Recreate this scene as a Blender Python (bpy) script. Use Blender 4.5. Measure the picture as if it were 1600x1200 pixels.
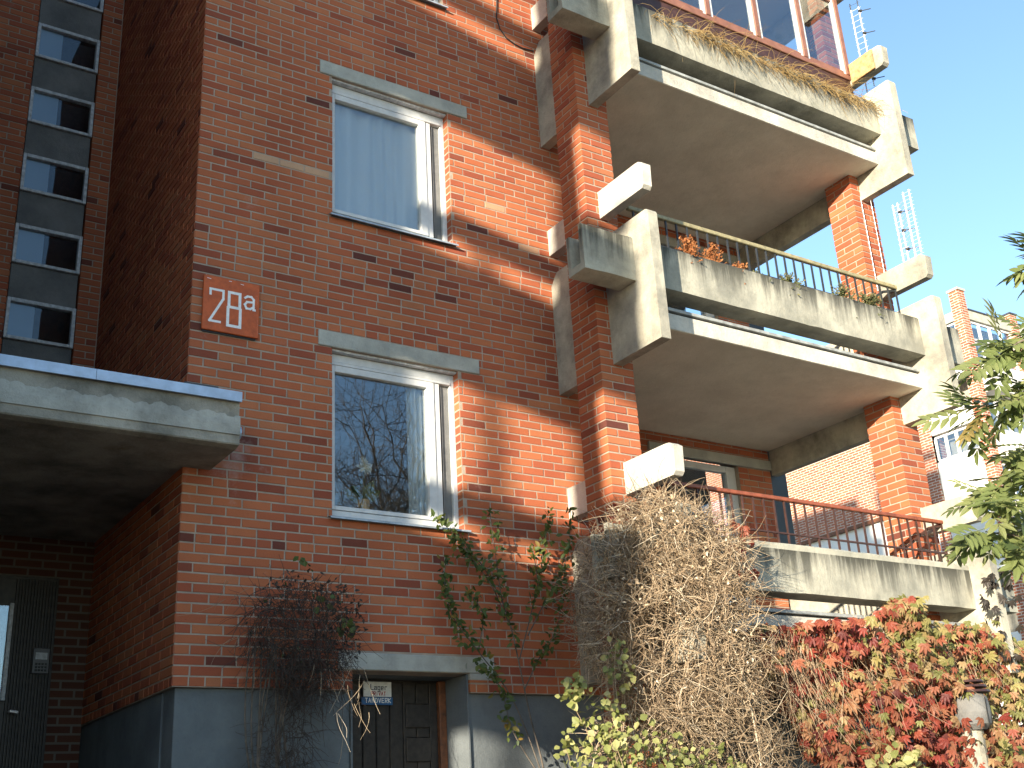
import bpy, math, random
import numpy as np
from mathutils import Matrix, Vector

for o in list(bpy.data.objects):
    bpy.data.objects.remove(o, do_unlink=True)
SC = bpy.context.scene
COL = SC.collection
R = math.radians

# ------------------------------------------------------------------ camera
CAM_LOC = (-2.657, -8.460, -1.1835)
CAM_YAW, CAM_PITCH, CAM_ROLL, CAM_F = R(-34.186), R(21.498), R(-3.423), 1823.9
def cam_axes():
    cy, sy = math.cos(CAM_YAW), math.sin(CAM_YAW)
    f = np.array([-sy*math.cos(CAM_PITCH), cy*math.cos(CAM_PITCH), math.sin(CAM_PITCH)])
    r = np.array([cy, sy, 0.]); u = np.cross(r, f)
    r2 = math.cos(CAM_ROLL)*r + math.sin(CAM_ROLL)*u
    return r2, np.cross(r2, f), f
_r, _u, _f = cam_axes()
cd = bpy.data.cameras.new('camera'); cam = bpy.data.objects.new('camera', cd); COL.objects.link(cam)
M = Matrix(((_r[0], _u[0], -_f[0], CAM_LOC[0]), (_r[1], _u[1], -_f[1], CAM_LOC[1]),
            (_r[2], _u[2], -_f[2], CAM_LOC[2]), (0, 0, 0, 1)))
cam.matrix_world = M
cd.sensor_width = 36; cd.sensor_fit = 'HORIZONTAL'; cd.lens = CAM_F/1600*36
cd.clip_start = .05; cd.clip_end = 2000
SC.camera = cam
def to_px(P):                       # used only to rank which bricks show largest
    d = np.asarray(P, float) - np.array(CAM_LOC)
    z = d @ _f
    return 800 + CAM_F*(d @ _r)/z, 600 - CAM_F*(d @ _u)/z, z

# ------------------------------------------------------------------ sky and sun
SUN_D = Vector((1.75, 1.0, -0.385)).normalized()        # direction the light travels
SUN_EL = math.asin(-SUN_D.z)
SUN_AZ = math.atan2(-SUN_D.x, -SUN_D.y)                 # clockwise from +Y
wd = bpy.data.worlds.new('World'); SC.world = wd; wd.use_nodes = True
nt = wd.node_tree; nt.nodes.clear()
wo = nt.nodes.new('ShaderNodeOutputWorld'); bg = nt.nodes.new('ShaderNodeBackground')
sky = nt.nodes.new('ShaderNodeTexSky'); sky.sky_type = 'NISHITA'; sky.sun_disc = False
sky.sun_elevation = SUN_EL; sky.sun_rotation = SUN_AZ
sky.altitude = 0; sky.air_density = 1.0; sky.dust_density = 0.25; sky.ozone_density = 2.2
nt.links.new(sky.outputs[0], bg.inputs[0]); nt.links.new(bg.outputs[0], wo.inputs[0])
bg.inputs[1].default_value = 0.120
sd = bpy.data.lights.new('sun', 'SUN'); sun = bpy.data.objects.new('sun', sd); COL.objects.link(sun)
sd.energy = 3.8; sd.angle = R(0.53); sd.color = (1.0, .87, .68)
sun.rotation_euler = SUN_D.to_track_quat('-Z', 'Y').to_euler()
sun.location = (-20, -15, 15)
SC.view_settings.view_transform = 'Standard'; SC.view_settings.look = 'None'
SC.view_settings.exposure = 1.84; SC.view_settings.gamma = 1.0
SC.view_settings.use_curve_mapping = False
SC.render.engine = 'CYCLES'
SC.cycles.max_bounces = 6; SC.cycles.diffuse_bounces = 3; SC.cycles.glossy_bounces = 3; SC.cycles.transmission_bounces = 4; SC.cycles.transparent_max_bounces = 8

# ------------------------------------------------------------------ materials
MATS = {}
def mat(name):
    m = bpy.data.materials.new(name); m.use_nodes = True
    n = m.node_tree; n.nodes.clear()
    out = n.nodes.new('ShaderNodeOutputMaterial'); b = n.nodes.new('ShaderNodeBsdfPrincipled')
    n.links.new(b.outputs[0], out.inputs[0])
    MATS[name] = m
    return m, n, b, out
def N(n, t, **kw):
    x = n.nodes.new(t)
    for k, v in kw.items():
        if k.startswith('i_'):
            key = k[2:]; key = int(key) if key.isdigit() else key.replace('_', ' ')
            x.inputs[key].default_value = v
        else: setattr(x, k, v)
    return x
def ramp(n, fac, stops, interp='LINEAR'):
    r = n.nodes.new('ShaderNodeValToRGB'); e = r.color_ramp.elements; r.color_ramp.interpolation = interp
    e[0].position, e[0].color = stops[0][0], (*stops[0][1], 1)
    e[1].position, e[1].color = stops[-1][0], (*stops[-1][1], 1)
    for p, c in stops[1:-1]:
        k = e.new(p); k.color = (*c, 1)
    n.links.new(fac, r.inputs[0]); return r
def coords(n, scale=(1, 1, 1), kind='world'):
    if kind == 'world':
        g = n.nodes.new('ShaderNodeNewGeometry').outputs['Position']
    else:
        g = n.nodes.new('ShaderNodeTexCoord').outputs['Object']
    mp = n.nodes.new('ShaderNodeMapping'); mp.inputs['Scale'].default_value = scale
    n.links.new(g, mp.inputs[0]); return mp.outputs[0]
def noise(n, vec, scale, detail=4, rough=.6):
    t = N(n, 'ShaderNodeTexNoise', i_Scale=scale, i_Detail=detail, i_Roughness=rough)
    n.links.new(vec, t.inputs['Vector']); return t.outputs['Fac']
def mixc(n, fac, a, b, blend='MIX'):
    m = n.nodes.new('ShaderNodeMix'); m.data_type = 'RGBA'; m.blend_type = blend
    for s, v in ((m.inputs[0], fac), (m.inputs[6], a), (m.inputs[7], b)):
        if isinstance(v, (int, float)): s.default_value = v
        elif isinstance(v, tuple): s.default_value = (*v, 1)
        else: n.links.new(v, s)
    return m.outputs[2]
def mth(n, op, a, b=0.0, clamp=False):
    m = n.nodes.new('ShaderNodeMath'); m.operation = op; m.use_clamp = clamp
    for s, v in ((m.inputs[0], a), (m.inputs[1], b)):
        if isinstance(v, (int, float)): s.default_value = v
        else: n.links.new(v, s)
    return m.outputs[0]
def bump(n, b, h, strength=.3, dist=.01):
    k = N(n, 'ShaderNodeBump', i_Strength=strength, i_Distance=dist)
    n.links.new(h, k.inputs['Height']); n.links.new(k.outputs[0], b.inputs['Normal'])
def tint_value(n):
    a = N(n, 'ShaderNodeAttribute', attribute_type='GEOMETRY', attribute_name='tint')
    o = N(n, 'ShaderNodeAttribute', attribute_type='OBJECT', attribute_name='tint')
    return mth(n, 'ADD', a.outputs['Fac'], o.outputs['Fac'])
def plain(name, col, rough=.6, metal=0., var=.12, scale=6., bmp=0., bscale=60., spec=.5):
    m, n, b, _ = mat(name)
    v = coords(n); f = noise(n, v, scale, 5)
    dark = tuple(c*(1-2*var) for c in col); lite = tuple(min(1, c*(1+var*1.4)) for c in col)
    r = ramp(n, f, [(.3, dark), (.7, lite)])
    n.links.new(r.outputs[0], b.inputs['Base Color'])
    b.inputs['Roughness'].default_value = rough; b.inputs['Metallic'].default_value = metal
    b.inputs['Specular IOR Level'].default_value = spec
    if bmp: bump(n, b, noise(n, v, bscale, 4), bmp, .01)
    return m

def mk_brick():
    m, n, b, _ = mat('brick')
    t = tint_value(n)
    r = ramp(n, t, [(0., (.080, .026, .026)), (.10, (.150, .042, .030)), (.30, (.335, .084, .044)), (.6, (.440, .132, .058)),
                    (.85, (.490, .172, .076)), (.93, (.43, .165, .080)), (1., (.60, .43, .28))])
    v = coords(n)
    f = noise(n, v, 9, 5, .65); f2 = noise(n, v, 130, 3, .7)
    c = mixc(n, mth(n, 'MULTIPLY', f, .36), r.outputs[0], (.24, .115, .075))
    c = mixc(n, mth(n, 'MULTIPLY', mth(n, 'GREATER_THAN', f2, .63), .4), c, (.09, .03, .024))
    big = noise(n, v, .9, 3, .55)
    c = mixc(n, 1.0, c, ramp(n, big, [(.3, (.80, .78, .78)), (.7, (1.08, 1.05, 1.05))]).outputs[0], 'MULTIPLY')
    # lime bloom
    dst = N(n, 'ShaderNodeVectorMath', operation='DISTANCE'); dst.inputs[1].default_value = (.30, 0., 1.72)
    n.links.new(v, dst.inputs[0])
    near = mth(n, 'MULTIPLY', mth(n, 'SUBTRACT', .62, dst.outputs['Value'], True), .34)
    ef = mth(n, 'MULTIPLY', mth(n, 'SUBTRACT', mth(n, 'ADD', noise(n, v, 3.1, 6, .7), near), .64, True), 3.2, True)
    c = mixc(n, ef, c, (.40, .30, .27))
    n.links.new(c, b.inputs['Base Color']); b.inputs['Roughness'].default_value = .82
    b.inputs['Specular IOR Level'].default_value = .10
    h = mth(n, 'ADD', noise(n, v, 45, 4), mth(n, 'MULTIPLY', noise(n, v, 190, 3), .6))
    bump(n, b, h, .32, .005)
mk_brick()
def mk_mortar():
    m, n, b, _ = mat('mortar')
    v = coords(n)
    r = ramp(n, noise(n, v, 7, 5), [(.25, (.25, .20, .16)), (.75, (.41, .34, .27))])
    n.links.new(r.outputs[0], b.inputs['Base Color']); b.inputs['Roughness'].default_value = .95
    bump(n, b, noise(n, v, 90, 4), .7, .006)
mk_mortar()
def mk_concrete(name, base, dark, streak=0., moss=0., z0=0., period=2.8, stain_dark=(.06, .06, .05), rust=0.):
    """board marked concrete; streaks run down from each planter's upper edge"""
    m, n, b, _ = mat(name)
    v = coords(n)
    f = noise(n, v, 2.2, 6, .65); g = noise(n, v, 22, 5, .7)
    c = ramp(n, f, [(.36, dark), (.62, base)]).outputs[0]
    c = mixc(n, mth(n, 'MULTIPLY', mth(n, 'SUBTRACT', g, .56, True), 1.8, True), c, tuple(x*.62 for x in dark))
    if streak:
        vs = coords(n, (9, 9, .55))
        sn = noise(n, vs, 1.0, 5, .7)
        sep = n.nodes.new('ShaderNodeSeparateXYZ')
        n.links.new(n.nodes.new('ShaderNodeNewGeometry').outputs['Position'], sep.inputs[0])
        zz = mth(n, 'MODULO', mth(n, 'ADD', mth(n, 'SUBTRACT', sep.outputs[2], z0), period*8), period)   # height below the rim
        below = mth(n, 'SUBTRACT', 1.0, mth(n, 'DIVIDE', mth(n, 'SUBTRACT', period, zz), .42), True)
        msk = mth(n, 'MULTIPLY', mth(n, 'SUBTRACT', mth(n, 'ADD', sn, mth(n, 'MULTIPLY', below, .30)), .60, True), 4.2*streak, True)
        msk = mth(n, 'MULTIPLY', msk, mth(n, 'POWER', below, .7))
        c = mixc(n, msk, c, stain_dark)
    if moss:
        mm = mth(n, 'MULTIPLY', mth(n, 'SUBTRACT', noise(n, v, 3.4, 6, .75), .58, True), 4*moss, True)
        c = mixc(n, mm, c, (.10, .10, .045))
    if rust:
        mm = mth(n, 'MULTIPLY', mth(n, 'SUBTRACT', noise(n, v, 1.7, 5, .7), .60, True), 5*rust, True)
        c = mixc(n, mm, c, (.30, .17, .07))
    n.links.new(c, b.inputs['Base Color']); b.inputs['Roughness'].default_value = .9
    b.inputs['Specular IOR Level'].default_value = .25
    vb = coords(n, (1, 1, 7)); 
    h = mth(n, 'ADD', mth(n, 'MULTIPLY', noise(n, v, 60, 5, .7), .8), mth(n, 'MULTIPLY', noise(n, v, 9, 4), 1.2))
    bump(n, b, h, .6, .01)
    return m
mk_concrete('concrete', (.46, .44, .36), (.22, .215, .185), moss=.6)
mk_concrete('concrete_trough', (.42, .41, .34), (.235, .235, .20), streak=1.15, moss=.45, z0=3.92)
mk_concrete('concrete_pale', (.58, .56, .50), (.36, .35, .31), moss=.45)
mk_concrete('concrete_soffit', (.70, .655, .55), (.60, .56, .465), rust=.10)
mk_concrete('concrete_lintel', (.44, .445, .40), (.30, .305, .275))
mk_concrete('plinth', (.145, .165, .175), (.10, .115, .125))
mk_concrete('canopy_concrete', (.36, .34, .29), (.15, .145, .125), moss=.7, rust=.3)
mk_concrete('canopy_patch', (.44, .44, .40), (.25, .25, .225), moss=.5)
mk_concrete('spandrel', (.20, .20, .195), (.12, .125, .125))
plain('white_paint', (.56, .575, .575), .45, var=.06, scale=12, bmp=.1)
plain('grey_paint', (.52, .54, .56), .5, var=.18, scale=25, bmp=.15)
plain('flashing', (.42, .50, .62), .35, metal=.35, var=.10, scale=9)
plain('dark_flashing', (.05, .055, .07), .5, var=.1)
plain('sill_metal', (.36, .42, .48), .4, metal=.3, var=.15, scale=14)
plain('dark_rubber', (.025, .027, .028), .7)
plain('rail_dark', (.035, .04, .045), .5, metal=.2)
plain('rail_olive', (.30, .265, .15), .55, var=.2, scale=20)
plain('rail_red', (.24, .065, .03), .5, var=.2, scale=15)
plain('rail_brown', (.055, .024, .018), .5, var=.2, scale=15)
plain('brown_frame', (.235, .105, .070), .5, var=.12, scale=10)
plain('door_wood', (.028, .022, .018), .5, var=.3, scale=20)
plain('door_brown', (.16, .055, .02), .6, var=.3, scale=20)
plain('slab_strip', (.30, .32, .32), .6, var=.2, scale=10)
plain('interior', (.34, .31, .26), .9)
plain('sign_red', (.50, .095, .018), .6, var=.14, scale=14)
plain('sign_white', (.80, .80, .78), .5, var=.08, scale=30)
plain('sign_blue', (.02, .12, .30), .5)
plain('ink_red', (.35, .03, .03), .6)
plain('ink_dark', (.03, .03, .05), .6)
plain('wood_orange', (.44, .275, .12), .7, var=.25, scale=18, bmp=.3)
plain('alu', (.78, .78, .82), .35, metal=.4, var=.05)
plain('keypad', (.10, .10, .105), .45)
plain('soil', (.05, .035, .025), .95)
plain('bark', (.115, .095, .075), .9, var=.3, scale=12, bmp=.5, bscale=30)
plain('twig_dark', (.060, .045, .038), .9, var=.3, scale=9)
plain('ground', (.33, .29, .20), .95, var=.25, scale=.8)
plain('far_white', (.74, .72, .68), .8, var=.06, scale=.5)
plain('far_frame', (.70, .70, .70), .6)
plain('far_panel', (.42, .42, .36), .8)

def mk_glass(name, tint=(.02, .022, .025), boost=1.9, base=.05):
    m = bpy.data.materials.new(name); m.use_nodes = True; n = m.node_tree; n.nodes.clear(); MATS[name] = m
    out = n.nodes.new('ShaderNodeOutputMaterial'); mx = n.nodes.new('ShaderNodeMixShader')
    tr = n.nodes.new('ShaderNodeBsdfTransparent'); tr.inputs[0].default_value = (.92, .945, .945, 1)
    gl = n.nodes.new('ShaderNodeBsdfGlossy'); gl.inputs['Roughness'].default_value = .0
    gl.inputs['Color'].default_value = (.92, .96, 1, 1)
    fr = N(n, 'ShaderNodeLayerWeight', i_Blend=.5)
    fac = mth(n, 'ADD', mth(n, 'MULTIPLY', mth(n, 'POWER', fr.outputs['Facing'], 4.0), boost), base, True)
    v = coords(n); k = N(n, 'ShaderNodeBump', i_Strength=.05, i_Distance=.02)
    n.links.new(noise(n, v, 1.6, 2), k.inputs['Height']); n.links.new(k.outputs[0], gl.inputs['Normal'])
    n.links.new(fac, mx.inputs[0]); n.links.new(tr.outputs[0], mx.inputs[1]); n.links.new(gl.outputs[0], mx.inputs[2])
    n.links.new(mx.outputs[0], out.inputs[0])
mk_glass('glass', boost=.8, base=.13); mk_glass('glass_stair', boost=.6, base=.04); mk_glass('glass_far', boost=.8, base=.16)
def mk_cloth(name, col):
    m, n, b, out = mat(name)
    b.inputs['Base Color'].default_value = (*col, 1); b.inputs['Roughness'].default_value = .9
    tl = n.nodes.new('ShaderNodeBsdfTranslucent'); tl.inputs[0].default_value = (*col, 1)
    mx = n.nodes.new('ShaderNodeMixShader'); mx.inputs[0].default_value = .35
    n.links.new(b.outputs[0], mx.inputs[1]); n.links.new(tl.outputs[0], mx.inputs[2]); n.links.new(mx.outputs[0], out.inputs[0])
mk_cloth('curtain', (.70, .73, .73)); mk_cloth('blind_blue', (.36, .47, .62))
def mk_leaf(name, stops, trans=.35, rough=.5):
    m, n, b, out = mat(name)
    t = tint_value(n)
    c = ramp(n, t, stops).outputs[0]
    v = coords(n); c = mixc(n, mth(n, 'MULTIPLY', noise(n, v, 40, 4), .35), c, tuple(x*.55 for x in stops[len(stops)//2][1]))
    n.links.new(c, b.inputs['Base Color']); b.inputs['Roughness'].default_value = rough
    b.inputs['Specular IOR Level'].default_value = .35
    tl = n.nodes.new('ShaderNodeBsdfTranslucent'); n.links.new(c, tl.inputs[0])
    mx = n.nodes.new('ShaderNodeMixShader'); mx.inputs[0].default_value = trans
    n.links.new(b.outputs[0], mx.inputs[1]); n.links.new(tl.outputs[0], mx.inputs[2]); n.links.new(mx.outputs[0], out.inputs[0])
mk_leaf('leaf_creeper', [(0, (.12, .026, .030)), (.22, (.29, .045, .035)), (.42, (.33, .085, .052)), (.6, (.36, .155, .085)), (.76, (.42, .31, .15)), (.9, (.36, .33, .12)), (1, (.20, .23, .07))])
mk_leaf('leaf_green', [(0, (.035, .065, .018)), (.5, (.075, .125, .030)), (.8, (.16, .17, .04)), (1, (.27, .17, .035))])
mk_leaf('leaf_yellow', [(0, (.12, .15, .04)), (.5, (.25, .28, .085)), (.8, (.40, .40, .16)), (1, (.50, .46, .22))])
mk_leaf('leaf_tree', [(0, (.085, .13, .04)), (.5, (.19, .245, .08)), (.85, (.33, .36, .15)), (1, (.42, .31, .11))])
mk_leaf('leaf_dark', [(0, (.030, .022, .026)), (.6, (.055, .038, .036)), (.8, (.06, .09, .02)), (1, (.10, .14, .03))], .2)
mk_leaf('twig_tan', [(0, (.15, .10, .062)), (.45, (.36, .26, .165)), (.8, (.52, .42, .29)), (1, (.68, .59, .46))], 0.0, .8)
mk_leaf('straw', [(0, (.22, .13, .05)), (.5, (.44, .30, .12)), (1, (.62, .50, .26))], .25, .7)
mk_leaf('conifer_dead', [(0, (.22, .075, .025)), (.6, (.38, .145, .05)), (1, (.48, .24, .10))], .2, .8)
mk_leaf('conifer_green', [(0, (.05, .075, .03)), (.6, (.13, .14, .06)), (1, (.24, .20, .09))], .2, .8)
mk_leaf('petal', [(0, (.60, .55, .42)), (1, (.8, .75, .6))], .3)
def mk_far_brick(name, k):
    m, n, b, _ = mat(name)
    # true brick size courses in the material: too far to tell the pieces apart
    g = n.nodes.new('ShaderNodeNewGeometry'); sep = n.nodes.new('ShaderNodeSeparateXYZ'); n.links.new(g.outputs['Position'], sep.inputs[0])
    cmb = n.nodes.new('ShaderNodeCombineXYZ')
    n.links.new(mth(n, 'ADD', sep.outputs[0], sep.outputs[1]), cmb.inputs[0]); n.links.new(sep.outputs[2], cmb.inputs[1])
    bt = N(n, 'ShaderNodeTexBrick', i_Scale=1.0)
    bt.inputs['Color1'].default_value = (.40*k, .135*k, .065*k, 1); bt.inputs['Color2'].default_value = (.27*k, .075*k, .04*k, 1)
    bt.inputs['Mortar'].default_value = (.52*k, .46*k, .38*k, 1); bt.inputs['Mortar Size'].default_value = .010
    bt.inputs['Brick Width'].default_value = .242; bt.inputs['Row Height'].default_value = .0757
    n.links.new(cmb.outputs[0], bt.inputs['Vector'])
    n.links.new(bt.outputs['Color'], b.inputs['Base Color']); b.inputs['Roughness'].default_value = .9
mk_far_brick('far_brick', 1.0); mk_far_brick('shade_brick', .22)  # the second is brick darkened to stand in for recess shade

# ------------------------------------------------------------------ mesh helpers
class MB:
    def __init__(s): s.v = []; s.f = []; s.t = []; s.cur = 0.0
    def add(s, vs, fs):
        o = len(s.v); s.v += [tuple(p) for p in vs]; s.f += [tuple(i+o for i in f) for f in fs]; s.t += [s.cur]*len(vs)
    def box(s, x0, x1, y0, y1, z0, z1, b=0.0):
        if b <= 0:
            s.add([(x, y, z) for z in (z0, z1) for y in (y0, y1) for x in (x0, x1)],
                  [(0, 2, 3, 1), (4, 5, 7, 6), (0, 1, 5, 4), (2, 6, 7, 3), (0, 4, 6, 2), (1, 3, 7, 5)])
        else:
            cv, cf = CH_V, CH_F
            c = ((x0+x1)/2, (y0+y1)/2, (z0+z1)/2); h = ((x1-x0)/2, (y1-y0)/2, (z1-z0)/2)
            s.add([tuple(c[k] + sg[k]*(h[k] - (b if k != ax else 0)) for k in range(3)) for sg, ax in cv], cf)
        return s
    def prism(s, poly, axis, a0, a1):
        """poly = list of 2d points; axis 'x': poly is (y,z)"""
        n = len(poly)
        mk = {'x': lambda p, a: (a, p[0], p[1]), 'y': lambda p, a: (p[0], a, p[1]), 'z': lambda p, a: (p[0], p[1], a)}[axis]
        s.add([mk(p, a0) for p in poly] + [mk(p, a1) for p in poly],
              [tuple(range(n))[::-1], tuple(range(n, 2*n))] + [(i, (i+1) % n, n+(i+1) % n, n+i) for i in range(n)])
        return s
    def tube(s, pts, r0, r1=None, n=5):
        r1 = r0 if r1 is None else r1
        P = [Vector(p) for p in pts]; vs = []; fs = []; m = len(P)
        for i, p in enumerate(P):
            d = (P[min(i+1, m-1)] - P[max(i-1, 0)])
            d = d.normalized() if d.length > 1e-9 else Vector((0, 0, 1))
            a = d.cross(Vector((.31, .17, .93)))
            if a.length < 1e-3: a = d.cross(Vector((1, 0, 0)))
            a.normalize(); b = d.cross(a); r = r0 + (r1-r0)*i/max(1, m-1)
            for k in range(n):
                q = p + (a*math.cos(6.2832*k/n) + b*math.sin(6.2832*k/n))*r; vs.append(tuple(q))
        for i in range(m-1):
            for k in range(n):
                k2 = (k+1) % n; fs.append((i*n+k, i*n+k2, (i+1)*n+k2, (i+1)*n+k))
        fs += [tuple(range(n))[::-1], tuple(range((m-1)*n, m*n))]
        s.add(vs, fs); return s
    def mesh(s, name, m):
        me = bpy.data.meshes.new(name); me.from_pydata(s.v, [], s.f)
        at = me.attributes.new('tint', 'FLOAT', 'POINT'); at.data.foreach_set('value', s.t)
        me.materials.append(MATS[m] if isinstance(m, str) else m); me.update(); return me
    def build(s, name, m, parent=None, smooth=False):
        me = s.mesh(name, m)
        import bmesh
        bm = bmesh.new(); bm.from_mesh(me); bmesh.ops.recalc_face_normals(bm, faces=bm.faces[:]); bm.to_mesh(me); bm.free()
        if smooth: me.polygons.foreach_set('use_smooth', [True]*len(me.polygons))
        return link(name, me, parent)
# chamfered box tables
CH_V = []; CH_F = []
def _chamfer():
    idx = {}
    for sx in (-1, 1):
        for sy in (-1, 1):
            for sz in (-1, 1):
                for ax in range(3):
                    idx[(sx, sy, sz, ax)] = len(CH_V); CH_V.append(((sx, sy, sz), ax))
    S = (-1, 1)
    for ax in range(3):                                   # faces
        a, b = [k for k in range(3) if k != ax]
        for s in S:
            q = []
            for sa, sb in ((-1, -1), (1, -1), (1, 1), (-1, 1)):
                t = [0, 0, 0]; t[ax] = s; t[a] = sa; t[b] = sb; q.append(idx[(*t, ax)])
            CH_F.append(tuple(q))
    for ax in range(3):                                   # edges along ax
        a, b = [k for k in range(3) if k != ax]
        for sa in S:
            for sb in S:
                def I(sx, fa):
                    t = [0, 0, 0]; t[ax] = sx; t[a] = sa; t[b] = sb; return idx[(*t, fa)]
                CH_F.append((I(-1, a), I(1, a), I(1, b), I(-1, b)))
    for sx in S:
        for sy in S:
            for sz in S: CH_F.append(tuple(idx[(sx, sy, sz, k)] for k in range(3)))
_chamfer()

WLOC = {}
def link(name, me, parent=None, matrix=None):
    o = bpy.data.objects.new(name, me); COL.objects.link(o)
    if parent is not None:
        o.parent = parent
        o.matrix_parent_inverse = Matrix.Translation(-Vector(WLOC.get(parent.name, (0, 0, 0))))
    if matrix is not None:
        o.matrix_basis = matrix
    return o
def thing(name, loc, label, cat, group=None):
    o = bpy.data.objects.new(name, None); COL.objects.link(o); o.location = loc; o.empty_display_size = .2
    WLOC[o.name] = loc
    return tag(o, label, cat, group)
def tag(o, label, cat, group=None, kind=None):
    o['label'] = label; o['category'] = cat
    if group: o['group'] = group
    if kind: o['kind'] = kind
    return o
def fast_mesh(name, m, verts, faces, tint, flat=False):
    """numpy arrays; faces (k,3) or (k,4)"""
    me = bpy.data.meshes.new(name)
    verts = np.asarray(verts, np.float32); faces = np.asarray(faces, np.int32)
    me.vertices.add(len(verts)); me.vertices.foreach_set('co', verts.ravel())
    k = faces.shape[1]
    me.loops.add(faces.size); me.loops.foreach_set('vertex_index', faces.ravel())
    me.polygons.add(len(faces)); me.polygons.foreach_set('loop_start', np.arange(0, faces.size, k, dtype=np.int32))
    me.update(calc_edges=True)
    at = me.attributes.new('tint', 'FLOAT', 'POINT'); at.data.foreach_set('value', np.asarray(tint, np.float32))
    me.polygons.foreach_set('use_smooth', [not flat]*len(me.polygons))
    me.materials.append(MATS[m]); me.validate(); return me

# ------------------------------------------------------------------ bricks
C = 2.8/37            # course height
PITCH = .242
JO = .0125
rng = random.Random(28)
def brick_tint(r=rng):
    x = r.random()
    if x < .022: return r.uniform(.02, .12)
    if x < .12: return r.uniform(.18, .36)
    if x < .96: return min(.86, max(.36, r.gauss(.58, .13)))
    return r.uniform(.86, .92)
# facing brick: front chamfer, thin sides.  local x = along, -y = outward, z = up
def facing_mesh(seed):
    r = random.Random(seed); j = lambda a: r.uniform(-a, a)
    L, H, D, c = .2295, C-JO, .09, .0030
    o = [(-L/2, -H/2), (L/2, -H/2), (L/2, H/2), (-L/2, H/2)]
    vs = [(x, D, z) for x, z in o]
    vs += [(x+j(.0015), c+j(.0006), z+j(.0015)) for x, z in o]
    vs += [(x - math.copysign(c, x)+j(.001), j(.0005), z - math.copysign(c, z)+j(.001)) for x, z in o]
    fs = [(8, 9, 10, 11)]
    for a, b in ((0, 4), (4, 8)):
        for k in range(4):
            k2 = (k+1) % 4; fs.append((a+k, a+k2, b+k2, b+k))
    return vs, fs
FACING = [facing_mesh(k) for k in range(6)]
FACING_ME = []
for k, (vs, fs) in enumerate(FACING):
    me = bpy.data.meshes.new('facing_brick'); me.from_pydata(vs, [], fs); me.materials.append(MATS['brick']); me.update(); FACING_ME.append(me)
def lay_rows(u0, u1, r0, r1, holes=(), headers=(), seed=1, quoin_left=True):
    """running bond; returns (ua,ub,row) pieces outside holes (ua,ub,rowa,rowb)"""
    r = random.Random(seed); out = []
    for row in range(r0, r1):
        xs = [u0]
        if row in headers:
            x = u0
            while x < u1 - .06:
                x += PITCH/2 + r.uniform(-.004, .004); xs.append(x)
        else:
            x = u0 + (PITCH/2 if row % 2 else PITCH) + r.uniform(-.006, .006); xs.append(x)
            while x < u1 - .06:
                st = PITCH/2 if r.random() < .012 else PITCH
                x += st + r.uniform(-.005, .005); xs.append(x)
        xs[-1] = u1
        if len(xs) > 2 and xs[-1]-xs[-2] < .05: xs.pop(-2)
        segs = [(a, b) for a, b in zip(xs, xs[1:])]
        for ha, hb, ra, rb in holes:
            if not (ra <= row < rb): continue
            new = []
            for a, b in segs:
                if b <= ha or a >= hb: new.append((a, b)); continue
                if a < ha: new.append((a, ha + JO))          # butts against the opening
                if b > hb: new.append((hb, b))
            segs = [(a, b) for a, b in new if b - a > .035]
        out += [(a, b, row) for a, b in segs]
    return out
def brick_wall(parent, pieces, origin, n, zbase, seed=1, individuals=300, tintf=None, proud=.0):
    """n: outward normal ((0,-1,0) or (-1,0,0)...)"""
    r = random.Random(seed)
    n = Vector(n); yl = -n; xl = yl.cross(Vector((0, 0, 1)))
    rot = Matrix((xl, yl, Vector((0, 0, 1)))).transposed()
    O = Vector(origin)
    items = []
    for a, b, row in pieces:
        L = b - a - JO
        c = O + xl*((a+b)/2) + Vector((0, 0, zbase + (row+.5)*C)) + n*(r.uniform(-.0009, .0009) + proud)
        rx = r.uniform(-.0035, .0035); rz = r.uniform(-.0022, .0022)
        m3 = rot @ Matrix.Rotation(rz, 3, 'Z') @ Matrix.Rotation(rx, 3, 'X') @ Matrix.Diagonal((L/.2295, 1, 1+r.uniform(-.02, .02)))
        t = brick_tint(r)
        if tintf: t = tintf((a+b)/2, zbase+(row+.5)*C, t)
        px, py, d = to_px(c)
        vis = -20 < px < 1620 and -20 < py < 1220 and d > 0
        items.append((vis, L/(d*d), c, m3, t, r.randrange(6)))
    order = sorted(range(len(items)), key=lambda i: (not items[i][0], -items[i][1]))
    V = []; F = []; T = []; off = 0
    for k, i in enumerate(order):
        vis, ar, c, m3, t, mi = items[i]
        if k < individuals and vis:
            mm = m3.to_4x4(); mm.translation = c
            o = link('brick', FACING_ME[mi], parent, mm); o['tint'] = t
        else:
            vs, fs = FACING[mi]
            A = np.array(vs) @ np.array(m3).T + np.array(c)
            V.append(A); F.append(np.array(fs) + off); T.append(np.full(len(vs), t)); off += len(vs)
    if V:
        me = fast_mesh('brickwork', 'brick', np.concatenate(V), np.concatenate(F), np.concatenate(T), True)
        o = link('brickwork', me, parent); o['kind'] = 'stuff'
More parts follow.
